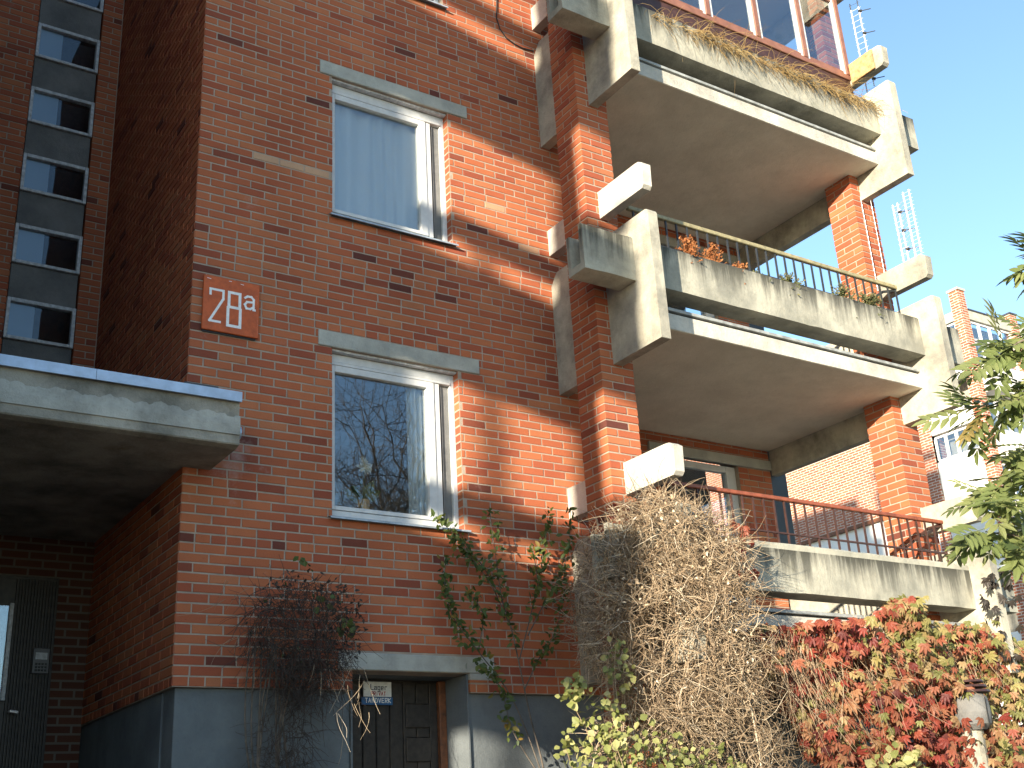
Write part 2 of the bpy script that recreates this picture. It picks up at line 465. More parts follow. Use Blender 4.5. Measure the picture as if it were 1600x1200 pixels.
# pier of pinwheel bond
def full_brick_mesh(L, W):
    b = MB(); b.box(-L/2, L/2, -W/2, W/2, -(C-JO)/2, (C-JO)/2, .004); return b
PIER_S = .377
_L, _W = .2475, .1175
FB = full_brick_mesh(_L, _W); FB_ME = FB.mesh('pier_brick', 'brick')
def pier(root, xl, yf, z0, z1, zb, seed, individuals=300, name='pier'):
    """xl = left face, yf = front face (smaller y is nearer the street)"""
    core = MB().box(xl+.0055, xl+PIER_S-.0055, yf+.0055, yf+PIER_S-.0055, z0, z1)
    p = core.build(name, 'mortar', root)
    r = random.Random(seed); items = []
    r0 = int(math.floor((z0-zb)/C)); r1 = int(math.ceil((z1-zb)/C))
    S = PIER_S
    for row in range(r0, r1):
        z = zb + (row+.5)*C
        if row % 2:
            q = [(_L/2, _W/2, 0), (S-_W/2, _L/2, 1), (S-_L/2, S-_W/2, 0), (_W/2, S-_L/2, 1)]
        else:
            q = [(S-_L/2, _W/2, 0), (S-_W/2, S-_L/2, 1), (_L/2, S-_W/2, 0), (_W/2, _L/2, 1)]
        for dx, dy, turn in q:
            c = Vector((xl+dx+r.uniform(-.002, .002), yf+dy+r.uniform(-.002, .002), z))
            px, py, d = to_px(c)
            vis = -20 < px < 1620 and -20 < py < 1220 and d > 0 and (dy < .2 or dx < .2)
            items.append((vis, d, c, turn, brick_tint(r), r.uniform(-.008, .008)))
    items.sort(key=lambda i: (not i[0], i[1]))
    V = []; F = []; T = []; off = 0; bv = np.array(FB.v); 
    F3 = []; 
    for k, (vis, d, c, turn, t, a) in enumerate(items):
        m3 = Matrix.Rotation(a + (math.pi/2 if turn else 0), 3, 'Z')
        if k < individuals and vis:
            mm = m3.to_4x4(); mm.translation = c
            o = link('brick', FB_ME, p, mm); o['tint'] = t
        else:
            A = bv @ np.array(m3).T + np.array(c)
            V.append(A); T.append(np.full(len(bv), t))
            for f in FB.f:
                if len(f) == 4: F.append([f[0]+off, f[1]+off, f[2]+off, f[3]+off])
            off += len(bv)
    if V:
        me = fast_mesh('brickwork', 'brick', np.concatenate(V), np.array(F), np.concatenate(T), True)
        o = link('brickwork', me, p); o['kind'] = 'stuff'
    return p

# ------------------------------------------------------------------ setting
g = MB(); g.add([(-600, -600, -2.75), (600, -600, -2.75), (600, 600, -2.75), (-600, 600, -2.75)], [(0, 1, 2, 3)])
o = g.build('ground', 'ground'); o['kind'] = 'structure'

g = MB(); g.add([(-12, -13, -2.746), (3.3, -13, -2.746), (3.3, .0, -2.746), (-12, .0, -2.746)], [(0, 1, 2, 3)])
plain('low_bounce', (.055, .055, .055), .9, var=.2, scale=3)
o = g.build('bounce_cutter', 'low_bounce'); o['kind'] = 'structure'  # unseen dark sheet, added to cut light bouncing into the recess
# ------------------------------------------------------------------ the apartment building
B = thing('apartment_building', (2.0, 0, -2.75), 'red brick apartment building with stacked concrete balconies, filling the view', 'building')

WX0, WX1 = 1.24, 2.50           # window opening
ROW_SILL = (18, 55, 92)
FX1 = 3.99                      # right end of the facade
ZTOP = 9.3
NR = int(ZTOP/C)
# mortar body of the facade, with the openings left free
f = MB()
YB = .24
def strip(x0, x1, z0, z1): f.box(x0, x1, .0042, YB, z0, z1)
DX0, DX1, DZ1 = 1.415, 2.485, .155     # basement door opening
strip(.006, WX0, 0, ZTOP); strip(WX1, FX1, 0, ZTOP)
zs = [0.0 + 0]
strip(WX0, DX0, 0, 18*C)
strip(DX0, WX1, DZ1, 18*C)
strip(WX0, WX1, 38*C, 55*C); strip(WX0, WX1, 75*C, 92*C); strip(WX0, WX1, 112*C, ZTOP)
fac = f.build('facade_wall', 'mortar', B)
holes = [(WX0, WX1, 18, 38), (WX0, WX1, 55, 75), (WX0, WX1, 92, 112),
         (1.115, 2.73, 38, 40), (1.115, 2.73, 75, 77), (1.115, 2.73, 112, 114),
         (DX0, DX1, 0, 2), (1.30, 2.735, 2, 4), (2.49, 2.735, 2, 3)]
def ftint(u, z, t):
    row = int(z/C)
    if row == 60 and .48 < u < 1.24: return .985          # pale course left of the upper window
    if (row, int(u/.24)) in ((62, 12), (57, 14)): return .97
    return t
pieces = lay_rows(0, FX1, 0, NR, holes, headers={0, 14, 40, 48, 60 + 17, 88}, seed=5)
brick_wall(fac, pieces, (0, 0, 0), (0, -1, 0), 0, seed=11, individuals=300, tintf=ftint)
# window reveals in brick (right jamb faces left, left jamb faces right)
for k, rs in enumerate(ROW_SILL[:2]):
    rp = [(-.0 + (0.0 if row % 2 else 0), .105, row) for row in range(rs, rs+20)]
    jamb = MB().box(WX1-.0005, WX1+.006, .012, .125, rs*C, (rs+20)*C).build('reveal', 'mortar', B)
    brick_wall(jamb, [(-.112, .0, row) for row in range(rs, rs+20)], (WX1-.005, .0, 0), (-1, 0, 0), 0, seed=60+k, individuals=40, proud=-.003)

# plinth
p = MB()
p.box(.04, DX0, .045, .3, -2.75, -.002, .004)
p.box(DX1, FX1, .045, .3, -2.75, -.002, .004)
p.build('plinth', 'plinth', B)

# lintels
def lintel(x0, x1, z0, z1, parent, y=-.012):
    return MB().box(x0, x1, y, .16, z0, z1, .006).build('lintel', 'concrete_lintel', parent)

def window(rs, flower=False):
    z0, z1 = rs*C, (rs+20)*C
    w = MB()
    y0, y1 = .085, .15
    top = z1 - .02
    w.box(WX0, WX0+.035, y0, y1, z0+.045, top, .004)                 # left frame
    w.box(WX1-.045, WX1, y0, y1, z0+.045, top, .004)                 # right frame
    w.box(WX0+.035, WX1-.045, y0, y1, top-.075, top, .004)           # head
    w.box(WX0+.035, WX1-.045, y0-.012, y1, top-.105, top-.078, .003) # drip bead under the head
    w.box(WX0+.035, WX1-.045, y0, y1, z0+.045, z0+.095, .004)        # bottom rail
    w.box(2.285, 2.345, y0, y1, z0+.096, top-.106, .004)             # mullion
    fr = w.build('window', 'white_paint', B)
    s = MB()                                                         # sash
    sx0, sx1, sz0, sz1 = WX0+.036, 2.284, z0+.097, top-.107
    s.box(sx0, sx0+.03, y0-.010, y1-.02, sz0, sz1, .003); s.box(sx1-.075, sx1, y0-.010, y1-.02, sz0, sz1, .003)
    s.box(sx0+.031, sx1-.076, y0-.010, y1-.02, sz1-.06, sz1, .003); s.box(sx0+.031, sx1-.076, y0-.010, y1-.02, sz0, sz0+.035, .003)
    s.build('sash', 'white_paint', fr)
    MB().box(sx0+.028, sx1-.072, .112, .118, sz0+.03, sz1-.055).build('pane', 'glass', fr)
    MB().box(2.346, WX1-.046, .118, .128, sz0, sz1).build('vent_panel', 'spandrel', fr)
    MB().box(2.362, 2.372, .100, .1175, sz0+.02, sz1-.02).build('vent_bar', 'spandrel', fr)
    sl = MB(); sl.prism([(-.055, z0+.004), (-.055, z0-.012), (-.049, z0-.012), (-.047, z0+.002), (.14, z0+.030), (.14, z0+.044)], 'x', WX0-.03, WX1+.035)
    sl.build('window_sill', 'sill_metal', fr)
    lt = lintel(1.115, 2.73, z1+.001, z1+2*C-.008, fr)
    # soffit slot of the blind box under the lintel
    MB().box(WX0+.002, WX1-.002, .03, .084, z1-.018, z1-.001).build('blind_box', 'grey_paint', fr)
    # curtain in folds behind the pane
    r = random.Random(rs)
    cv = MB(); nx = 90; zt = sz1+.05; zb = sz0-.05
    def cy(i, t): return .185 + .014*math.sin(i*.55 + 1.5*math.sin(i*.13)) + .015*math.sin(i*.21+2*t)
    spans = [(WX0+.02, WX1-.06)] if not flower else [(2.06, WX1-.06)]
    for a, b in spans:
        for i in range(nx):
            x = a + (b-a)*i/nx; x2 = a + (b-a)*(i+1)/nx
            cv.add([(x, cy(i, 0), zb), (x2, cy(i+1, 0), zb), (x2, cy(i+1, 1), zt), (x, cy(i, 1), zt)], [(0, 1, 2, 3)])
    cv.build('curtain', 'curtain', fr, smooth=True)
    # room behind
    rm = MB()
    rm.box(WX0-.6, WX1+.6, 3.1, 3.2, z0-.9, z1+.3); rm.box(WX0-.7, WX0-.6, .25, 3.1, z0-.9, z1+.3); rm.box(WX1+.6, WX1+.7, .25, 3.1, z0-.9, z1+.3)
    rm.box(WX0-.6, WX1+.6, .25, 3.1, z0-1.0, z0-.9); rm.box(WX0-.6, WX1+.6, .25, 3.1, z1+.3, z1+.4)
    rm.build('room', 'interior', fr)
    return fr
window(18, True); window(55); window(92)

# basement door
lb = MB().box(1.30, 2.735, -.010, .2, 2*C+.006, 4*C-.012, .006)
lb.box(2.49, 2.735, -.006, .15, 1.35*C, 2*C+.004, .004)
lb.build('door_lintel', 'concrete_lintel', B)
MB().box(2.47, 2.4845, .02, .42, -2.75, .150).box(1.4155, 1.43, .02, .42, -2.75, .150).build('door_reveal', 'plinth', B)
MB().box(1.40, 2.50, .205, .47, .152, .60).build('door_head', 'plinth', B)
dd = MB().box(1.43, 2.47, .43, .47, -2.7, .150).build('basement_door', 'door_wood', B)
for k in range(8):
    x = 1.46 + k*.125
    MB().box(x, x+.118, .412, .4295, -2.66, .13, .006).build('board', 'door_wood', dd)
for k in range(9):
    z = -2.4 + k*.27
    MB().box(2.10, 2.33, .398, .4115, z, z+.20, .01).build('panel', 'door_wood', dd)
MB().box(2.40, 2.468, .36, .4115, -2.7, .14, .006).build('door_frame', 'door_brown', dd)

# recess: return wall, stair wall, entrance
rw = MB().box(.006, .2, .245, 3.3, -.0, 9.3).build('return_wall', 'mortar', B)
DEP = 3.085
brick_wall(rw, lay_rows(-3.08, 0, 0, NR, (), {0}, seed=8), (0, 0, 0), (-1, 0, 0), 0, seed=12, individuals=120)
MB().box(.03, .2, .31, 3.3, -2.75, -.004).build('recess_plinth', 'plinth', B)
sw = MB().box(-2.05, -.915, DEP+.006, DEP+.3, 1.9, 9.3).box(-.215, .005, DEP+.006, DEP+.3, 1.9, 9.3).build('stair_wall', 'mortar', B)
brick_wall(sw, lay_rows(-2.05, -.90, 26, NR, (), (), seed=9), (0, DEP, 0), (0, -1, 0), 0, seed=13, individuals=120)
brick_wall(sw, lay_rows(-.225, 0, 26, NR, (), (), seed=10), (0, DEP, 0), (0, -1, 0), 0, seed=14, individuals=60)
MB().box(-2.6, -2.05, -1.9, 3.3, -2.75, 13).build('recess_shade_wall', 'shade_brick', B)  # unseen side wall, drawn forward and darkened to shade the recess
for k in range(-2, 6):
    z0 = 3.80 + .85*k; z1 = z0 + .45
    sp = MB().box(-.895, -.232, DEP+.035, DEP+.2, z1+.006, z0+.844, .004).build('spandrel_panel', 'spandrel', B)
    if k < 0: continue
    w = MB(); ya, yb = DEP+.005, DEP+.07
    w.box(-.90, -.865, ya, yb, z0, z1, .004).box(-.262, -.225, ya, yb, z0, z1, .004)
    w.box(-.864, -.263, ya, yb, z1-.04, z1, .004).box(-.864, -.263, ya, yb, z0, z0+.035, .004)
    fr = w.build('stair_window', 'grey_paint', B)
    MB().box(-.862, -.265, ya+.035, ya+.041, z0+.03, z1-.035).build('pane', 'glass_stair', fr)
    xs = -.60 if k % 2 else -.62
    MB().box(-.862, xs, ya+.055, ya+.06, z0+.031, z1-.036).build('blind', 'blind_blue', fr)
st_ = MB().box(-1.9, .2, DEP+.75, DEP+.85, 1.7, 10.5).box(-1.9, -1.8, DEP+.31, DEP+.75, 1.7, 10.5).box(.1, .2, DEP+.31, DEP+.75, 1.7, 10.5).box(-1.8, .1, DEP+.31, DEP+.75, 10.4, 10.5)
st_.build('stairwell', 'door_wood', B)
# canopy over the entrance
cz0, cz1 = 1.655, 2.0
c = MB()
c.prism([(-.62, cz0+.01), (-.612, cz0), (-.55, cz0-.012), (3.08, cz0-.012), (3.08, cz1), (-.60, cz1), (-.60, cz0+.205), (-.608, cz0+.195), (-.608, cz0+.115), (-.62, cz0+.105)], 'x', -2.045, .218)
can = c.build('canopy', 'canopy_concrete', B)
for a, b in ((-2.045, -.84), (-.837, .222)):
    MB().prism([(-.640, cz1-.012), (-.640, cz1+.066), (.0, cz1+.075), (.0, cz1+.004), (-.625, cz1+.002), (-.625, cz1-.012)], 'x', a, b).build('flashing', 'flashing', can)
MB().box(-.026, .25, -.03, -.002, 2.275, 2.335, .004).build('wall_flashing', 'dark_flashing', can)
vs = []; fs = []; rr = random.Random(4); K = 120
for i in range(K+1):
    x = -1.814 + (.217+1.814)*i/K; zt = cz0+.225 + .012*math.sin(i*.31)+.008*math.sin(i*.9+1) + rr.uniform(-.006, .006)
    vs += [(x, -.632, cz0+.075), (x, -.634, cz0+.15), (x, -.627, zt), (x, -.598, zt+.004), (x, -.598, cz0+.07)]
for i in range(K):
    for j in range(5): fs.append((i*5+j, i*5+(j+1) % 5, (i+1)*5+(j+1) % 5, (i+1)*5+j))
fs += [(0, 1, 2, 3, 4), tuple(K*5+q for q in range(5))]
pb = MB(); pb.add(vs, fs); pb.build('render_patch', 'canopy_patch', can)
dr = MB().tube([(.219, -.50, 1.79), (.262, -.50, 1.79)], .052, .052, 14); dr.build('drain_spout', 'flashing', can)
MB().box(-2.045, .0, .3, 2.49, -1.4, -1.25).build('porch_floor', 'spandrel', B)  # unseen floor, added dark so less light bounces inside the recess
en = MB().box(-2.045, .004, 2.5, 2.8, -2.75, 1.640).build('entrance_wall', 'shade_brick', B)  # brick colour darkened in place of the deep shade under the canopy
ed = MB().box(-1.15, -.30, 2.44, 2.495, -1.2, 1.27).build('entrance_door', 'door_wood', B)
for k in range(14):
    x = -.66 + k*.0255
    MB().box(x, x+.018, 2.425, 2.439, -1.2, 1.24, .004).build('batten', 'door_wood', ed)
MB().box(-1.0, -.685, 2.43, 2.4385, .2, 1.0).build('pane', 'glass_far', ed)
MB().box(-.70, -.665, 2.40, 2.4385, .19, 1.02, .004).build('pane_bead', 'grey_paint', ed)
kp = MB().box(-.475, -.335, 2.395, 2.4245, .42, .64, .006).build('keypad', 'keypad', ed)
MB().box(-.455, -.355, 2.388, 2.3945, .54, .60, .003).build('display', 'grey_paint', kp)
for i in range(4):
    for j in range(3): MB().box(-.45+i*.026, -.432+i*.026, 2.388, 2.3945, .44+j*.027, .457+j*.027, .002).build('button', 'dark_rubber', kp)
MB().tube([(-.62, 2.42, .10), (-.62, 2.36, .10), (-.56, 2.36, .09)], .012, .012, 8).build('door_handle', 'alu', ed)

# ------------------------------------------------------------------ balconies
XB, XR, TH = 3.636, 7.622, .108        # left faces of the two concrete frames
YQ, YPF, PZ0, PZ1 = -1.537, -.852, 2.82, 4.10
TY0, TY1 = -1.290, -1.045               # planter front, back
SLABY = -1.172
def plate_poly(y_back, z0, z1, zback=None):
    e = .035
    return [(y_back, z0), (YQ+.004, z0), (YQ, z0+.004), (YQ, z1-e), (YQ+.012, z1-.010), (YQ+.04, z1), (y_back, z1 if zback is None else zback)]
def arm_poly(y_back, z0, z1):
    return [(y_back, z0), (YQ+.05, z0), (YQ+.02, z0+.03), (YQ+.01, z1-.04), (YQ+.06, z1-.006), (YQ+.11, z1), (y_back, z1)]
def balcony(dz, glazed=False, low=False):
    z = lambda v: v + dz
    s = MB(); s.box(XB+TH+.002, XR-.002, SLABY, 1.165, z(3.130), z(3.295), .004)
    root = s.build('balcony', 'concrete_soffit', B)
    MB().box(XB+TH+.003, XR-.003, SLABY-.006, SLABY-.001, z(3.134), z(3.290)).build('slab_edge', 'concrete_pale', root)
    MB().box(XB+TH+.003, XR-.003, SLABY-.012, SLABY+.10, z(3.318), z(3.350), .003).build('drip_strip', 'slab_strip', root)
    MB().box(XB+TH+.02, XR-.02, SLABY+.02, SLABY+.2, z(3.296), z(3.317)).build('shadow_gap', 'dark_rubber', root)  # dark filler painted in for the shadow line under the drip strip
    MB().prism([(.0, z(PZ0)), *plate_poly(0, z(PZ0), z(PZ1), z(3.98))[1:-1], (-.1, z(PZ1)), (0, z(3.98))], 'x', XB, XB+TH).build('bracket', 'concrete', root)
    MB().prism(plate_poly(1.16, z(PZ0), z(PZ1), z(PZ1)), 'x', XR, XR+TH).build('bracket', 'concrete', root)
    for x in (XB, XR):
        yb = 0.0 if x == XB else -.48
        a = MB().prism(arm_poly(yb, z(4.33), z(4.62)), 'x', x+.004, x+TH-.004)
        a.build('rail_beam', 'concrete_pale' if x == XB else 'concrete', root)
    # planter trough: front, back and bottom boards, open at the ends
    t = MB(); zb, zt = z(3.475), z(3.920)
    prof = [(TY0, zb), (TY1, zb), (TY1, zt-.05), (TY1-.045, zt-.05), (TY1-.05, zb+.07), (TY0+.06, zb+.07), (TY0+.055, zt), (TY0+.012, zt), (TY0, zt-.015)]
    n = len(prof)
    segs = [(3.060, XB-.001), (XB+TH+.001, XR-.001), (XR+TH+.001, 8.30)]
    for a, b in segs:
        k = 24 if b-a > 2 else 5
        vs = []; fs = []
        rr = random.Random(int(a*100+dz*10))
        for i in range(k+1):
            x = a + (b-a)*i/k
            for j, (yy, zz) in enumerate(prof):
                jz = rr.uniform(-.004, .004) if j in (0, 6, 7, 8) else 0
                vs.append((x, yy + (rr.uniform(-.002, .002) if j in (0, 8) else 0), zz+jz))
        for i in range(k):
            for j in range(n):
                j2 = (j+1) % n; fs.append((i*n+j, i*n+j2, (i+1)*n+j2, (i+1)*n+j))
        fs.append(tuple(range(n))); fs.append(tuple(range(k*n, k*n+n)))
        t.add(vs, fs)
    t.build('planter', 'concrete_trough', root)
    MB().box(XB+TH+.01, XR-.01, TY0+.057, TY1-.05, zb+.071, zt-.07).build('planter_soil', 'soil', root)
    return root
for dz in (-2.74, 0, 2.8, 5.6): balcony(dz)
MB().box(4.0, 8.4, .25, .45, -2.75, .33).build('basement_wall', 'plinth', B)
pier(B, 3.489, YPF, -2.75, 9.3, 0, 21)
pier(B, 7.475, YPF, -2.75, 9.3, 0, 22)

# railings
def railing(zh, zl, m_top, m_bar, top_h=.03):
    h = MB().box(XB+TH+.05, XR+.02, -1.10, -1.055, zh-top_h, zh, .006)
    root = h.build('railing', m_top, B)
    MB().box(XB+TH+.05, XR+.04, -1.088, -1.068, zl-.014, zl+.004, .003).build('bottom_rail', m_bar, root)
    x = XB+TH+.12
    while x < XR:
        MB().box(x-.008, x+.008, -1.086, -1.070, zl-.22, zh-top_h-.001).build('baluster', m_bar, root); x += .134
    MB().tube([(XR-.0, -1.06, zh-.05), (XR-.16, -1.03, zh-.085), (XR-.55, -.97, zl+.01)], .016, .016, 6).build('brace', m_bar, root)
railing(4.400, 4.06, 'rail_olive', 'rail_dark', .045)
railing(1.690, 1.345, 'rail_red', 'rail_brown', .038)

# loggia walls behind the balconies
LY = 1.17
lw = MB().box(3.99, 5.9, LY+.006, LY+.3, -2.75, 9.3).box(7.08, 7.62, LY+.006, LY+.3, -2.75, 9.3)
lw.box(5.9, 7.08, LY+.006, LY+.3, -2.75, .99)
for dz in (0, 2.8): lw.box(5.9, 7.08, LY+.006, LY+.3, 2.98+dz, 3.92+dz)
lw = lw.build('loggia_wall', 'mortar', B)
pcs = lay_rows(3.99, 7.62, -36, NR, [(5.9, 7.08, a, a+25) for a in (15-1, 52-1, 88)], (), seed=31)
brick_wall(lw, pcs, (0, LY, 0), (0, -1, 0), 0, seed=15, individuals=120)
MB().box(3.75, 3.99, .245, 1.5, -2.75, 9.3).build('loggia_side_wall', 'far_brick', B)
for dz in (-2.8, 0, 2.8):
    lt = MB().box(5.7, 7.62, LY-.03, LY+.004, 2.88+dz, 3.0+dz, .004).build('loggia_lintel', 'concrete_lintel', B)
    w = MB(); z0, z1 = 1.0+dz, 2.875+dz
    if dz < 0: z0, z1 = 1.0, 2.875
    elif dz == 0: z0, z1 = 3.9, 5.675
    else: z0, z1 = 6.7, 8.475
    w.box(5.9, 5.96, LY+.06, LY+.13, z0, z1, .004).box(6.93, 7.08, LY+.06, LY+.13, z0, z1, .004)
    w.box(5.961, 6.929, LY+.06, LY+.13, z1-.08, z1, .004).box(5.961, 6.929, LY+.06, LY+.13, z0, z0+.08, .004)
    fr = w.build('loggia_window', 'white_paint', B)
    MB().box(5.962, 6.928, LY+.09, LY+.096, z0+.08, z1-.08).build('pane', 'glass', fr)
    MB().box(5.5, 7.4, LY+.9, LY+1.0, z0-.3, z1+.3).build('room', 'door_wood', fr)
MB().box(7.62, 7.90, LY+.02, LY+.5, -2.75, 9.3).build('corner_panel', 'rail_dark', B)

# glazed front of the top balcony
gz0 = 7.20; gz1 = 9.2; gy = -1.00
gx = [3.80, 4.56, 5.33, 6.10, 6.87, 7.60]
g_ = MB().box(gx[0], gx[-1]+.05, gy-.03, gy+.03, gz0, gz0+.07, .006)
gl = g_.build('balcony_glazing', 'brown_frame', B)
for x in gx: MB().box(x-.035, x+.035, gy-.035, gy+.035, gz0+.071, gz1, .006).build('post', 'brown_frame', gl)
for a, b in zip(gx, gx[1:]):
    s = MB(); s.box(a+.036, a+.075, gy-.02, gy+.02, gz0+.072, gz1-.2).box(b-.075, b-.036, gy-.02, gy+.02, gz0+.072, gz1-.2)
    s.build('sash', 'white_paint', gl)  # white upright strips put in for sunlight on the brown posts
    for za, zb_ in ((gz0+.072, gz0+.11), (8.35, 8.40)): MB().box(a+.076, b-.076, gy-.02, gy+.02, za, zb_).build('glazing_bar', 'brown_frame', gl)
    MB().box(a+.074, b-.074, gy-.004, gy+.002, gz0+.10, gz1-.2).build('pane', 'glass_far', gl)
MB().box(gx[0], gx[-1]+.05, gy-.01, gy+.03, 6.2, gz0-.002).build('apron_panel', 'rail_brown', gl)

# ------------------------------------------------------------------ the next block of the row, left of the frame: its balcony frame shades the facade
NB = thing('apartment_building', (-16, -2, -2.75), 'brick block of the same row beside the camera, shading the facade', 'building')
DX, DY = -14.2, -7.8
MB().box(-24, -10.45, -7.08, 9, -2.75, 14).build('wall', 'far_brick', NB)
for k, (xa, xb, ya) in enumerate(((-4.2, -2.61, -1.9), (-6.2, -4.21, -3.0), (-8.3, -6.21, -4.2), (-10.44, -8.31, -5.4))):
    MB().box(xa, xb, ya, 9, -2.75, 13.5-.1*k).build('sky_blocker', 'shade_brick', NB)  # unseen blocks, added only to keep sky light out of the recess
MB().box(3.489+DX, 3.489+DX+PIER_S, YPF+DY, YPF+DY+PIER_S, -2.75, 14).build('pier', 'far_brick', NB)
for n_ in range(-1, 4):
    dz = 2.8 + 2.8*n_
    z0 = PZ0+dz - (.26 if n_ == -1 else 0)
    MB().prism([(y+DY, z) for y, z in plate_poly(.72, z0, PZ1+dz)], 'x', XB+DX, XB+DX+TH).build('bracket', 'concrete', NB)
    MB().prism([(y+DY, z) for y, z in arm_poly(.72, 4.33+dz, 4.62+dz)], 'x', XB+DX, XB+DX+TH).build('rail_beam', 'concrete', NB)
    MB().box(XB+DX+TH+.002, XB+DX+.62, TY0+DY, TY1+DY, 3.475+dz, 3.92+dz).build('planter', 'concrete_trough', NB)
lp = thing('lamp_post', (-16, -10.77, -2.75), 'thin lamp post standing outside the frame, its shadow crossing the wall', 'lamp post')
MB().tube([(-16, -10.77, -2.75), (-16, -10.77, 8.3)], .075, .06, 10).build('post', 'rail_dark', lp)
MB().tube([(-16, -10.77, 8.3), (-16.1, -10.8, 8.45), (-16.4, -11.0, 8.5)], .05, .07, 8).build('lantern', 'grey_paint', lp)

# ------------------------------------------------------------------ far apartment block on the right
FB_ = thing('apartment_building', (26, 14, -2.75), 'sunlit distant brick block with white bands and corner pier at the right', 'building')
FX, FY = 24.0, 8.747
def fpart(name, m, *bx, b=0): 
    q = MB()
    for a in bx: q.box(*a, b)
    return q.build(name, m, FB_)
fpart('wall', 'far_brick', (FX+.02, FX+10, 10.47, 22, 6.85, 11.4))
fpart('lower_wall', 'far_white', (FX+.05, FX+10, 10.47, 22, -2.75, 6.75))
fpart('coping', 'door_brown', (FX-.06, FX+.3, 10.9, 22, 6.752, 6.848))
fpart('corner_pier', 'far_brick', (FX, FX+.29, FY, FY+.30, -2.75, 12.33))
fpart('pier_cap', 'far_panel', (FX-.03, FX+.32, FY-.03, FY+.33, 12.332, 12.40))
fpart('side_pier', 'far_brick', (FX, FX+.3, 10.47, 10.82, -2.75, 11.2))
fpart('front_pier', 'far_brick', (26.25, 26.55, FY, FY+.30, -2.75, 12.05))
fpart('pier_cap', 'dark_flashing', (26.22, 26.58, FY-.03, FY+.33, 12.052, 12.10))
fpart('parapet', 'far_panel', (FX+.30, 32, FY+.05, FY+.25, 11.53, 11.80))
fpart('parapet', 'far_panel', (FX+.05, FX+.25, FY+.32, 10.46, 11.53, 11.80))
fpart('roof_edge', 'dark_flashing', (FX+.30, 32, FY+.02, FY+.28, 11.803, 11.84))
# bands and windows, side face (looks left) and front face
for k in range(6):
    z = 11.45 - 1.55*k
    a = fpart('band', 'far_white', (FX+.03, FX+.25, FY+.32, 10.46, z-2.85+.0, z-2.20)) if k else fpart('band', 'far_white', (FX+.03, FX+.25, FY+.32, 10.46, 8.61, 9.26))
for (z0, z1, m) in ((7.57, 7.83, 'far_white'), (6.45, 7.45, 'far_white'), (9.9, 10.3, 'far_white'), (4.6, 5.2, 'far_white')):
    fpart('band', m, (FX+.04, FX+.24, FY+.32, 10.46, z0, z1))
def fwin(side, a, b, z0, z1, nm):
    """window strip; side 's' looks left, 'f' looks at the street"""
    def bx(u0, u1, d0, d1, za, zb): return (FX+d0, FX+d1, u0, u1, za, zb) if side == 's' else (u0, u1, FY+d0, FY+d1, za, zb)
    w = MB(); w.box(*bx(a, b, .10, .16, z0, z0+.05)); w.box(*bx(a, b, .10, .16, z1-.05, z1))
    root = w.build('window', 'far_frame', FB_)
    for i in range(nm+1):
        u = a + (b-a)*i/nm
        MB().box(*bx(u-.035, u+.035, .095, .155, z0+.05, z1-.05)).build('mullion', 'far_frame', root)
    for i in range(nm):
        u = a + (b-a)*i/nm; v = a + (b-a)*(i+1)/nm
        MB().box(*bx(u+.036, v-.036, .12, .126, z0+.05, z1-.05)).build('pane', 'glass_far', root)
    MB().box(*bx(a, b, .5, .55, z0-.1, z1+.1)).build('room', 'interior', root)
fwin('s', FY+.34, 10.45, 7.86, 8.56, 4); fwin('s', FY+.34, 10.45, 10.4, 11.5, 4); fwin('s', FY+.34, 10.45, 5.3, 6.4, 4)
for x0, x1, n_ in ((FX+.32, 26.23, 4), (26.57, 30, 6)):
    fwin('f', x0, x1, 10.93, 11.50, n_); fwin('f', x0, x1, 10.22, 10.87, n_)
    for z0, z1 in ((9.35, 10.1), (7.5, 8.2), (5.6, 6.3), (3.2, 4.4)): fpart('band', 'far_white', (x0-.01, x1+.01, FY-.25, FY+.2, z0, z1))
    for z0, z1 in ((8.3, 9.25), (6.4, 7.4), (4.5, 5.5)): fwin('f', x0, x1, z0, z1, n_)
fpart('core', 'interior', (FX+.7, 33, FY+.7, 10.4, -2.75, 11.5))

# ------------------------------------------------------------------ signs
def letter_mesh(root, name, m, strokes, ox, oz, w, h, th, y):
    """strokes: polylines in a unit box, drawn as flat bars of width th"""
    q = MB()
    for pl in strokes:
        for (a, b), (c, d) in zip(pl, pl[1:]):
            x0, z0, x1, z1 = ox+a*w, oz+b*h, ox+c*w, oz+d*h
            L = math.hypot(x1-x0, z1-z0) or 1e-6; ux, uz = (x1-x0)/L, (z1-z0)/L; px_, pz_ = -uz*th/2, ux*th/2
            x0 -= ux*th/2*.98; z0 -= uz*th/2*.98; x1 += ux*th/2*.98; z1 += uz*th/2*.98
            vs = [(x0+px_, y, z0+pz_), (x1+px_, y, z1+pz_), (x1-px_, y, z1-pz_), (x0-px_, y, z0-pz_)]
            y -= .00003
            q.add(vs, [(0, 1, 2, 3)])
    return q.build(name, m, root)
sg = thing('house_number_sign', (.328, -.02, 2.81), 'orange red enamel house number plate reading 28a on the brick wall', 'sign')
MB().box(.088, .568, -.034, -.014, 2.812, 3.300, .004).build('plate', 'sign_red', sg)
MB().box(.10, .55, -.0138, -.003, 2.80, 2.822).build('mount', 'rail_dark', sg)
yl = -.0345
letter_mesh(sg, 'digit_two', 'sign_white', [[(0, .84), (0, 1), (.95, 1), (.95, .74), (0, 0), (.75, 0)]], .148, 2.895, .115, .285, .020, yl)
letter_mesh(sg, 'digit_eight', 'sign_white', [[(.06, .56), (.06, 1), (.94, 1), (.94, .56), (.06, .56)], [(0, .53), (0, 0), (1, 0), (1, .53)]], .300, 2.880, .105, .300, .024, yl)
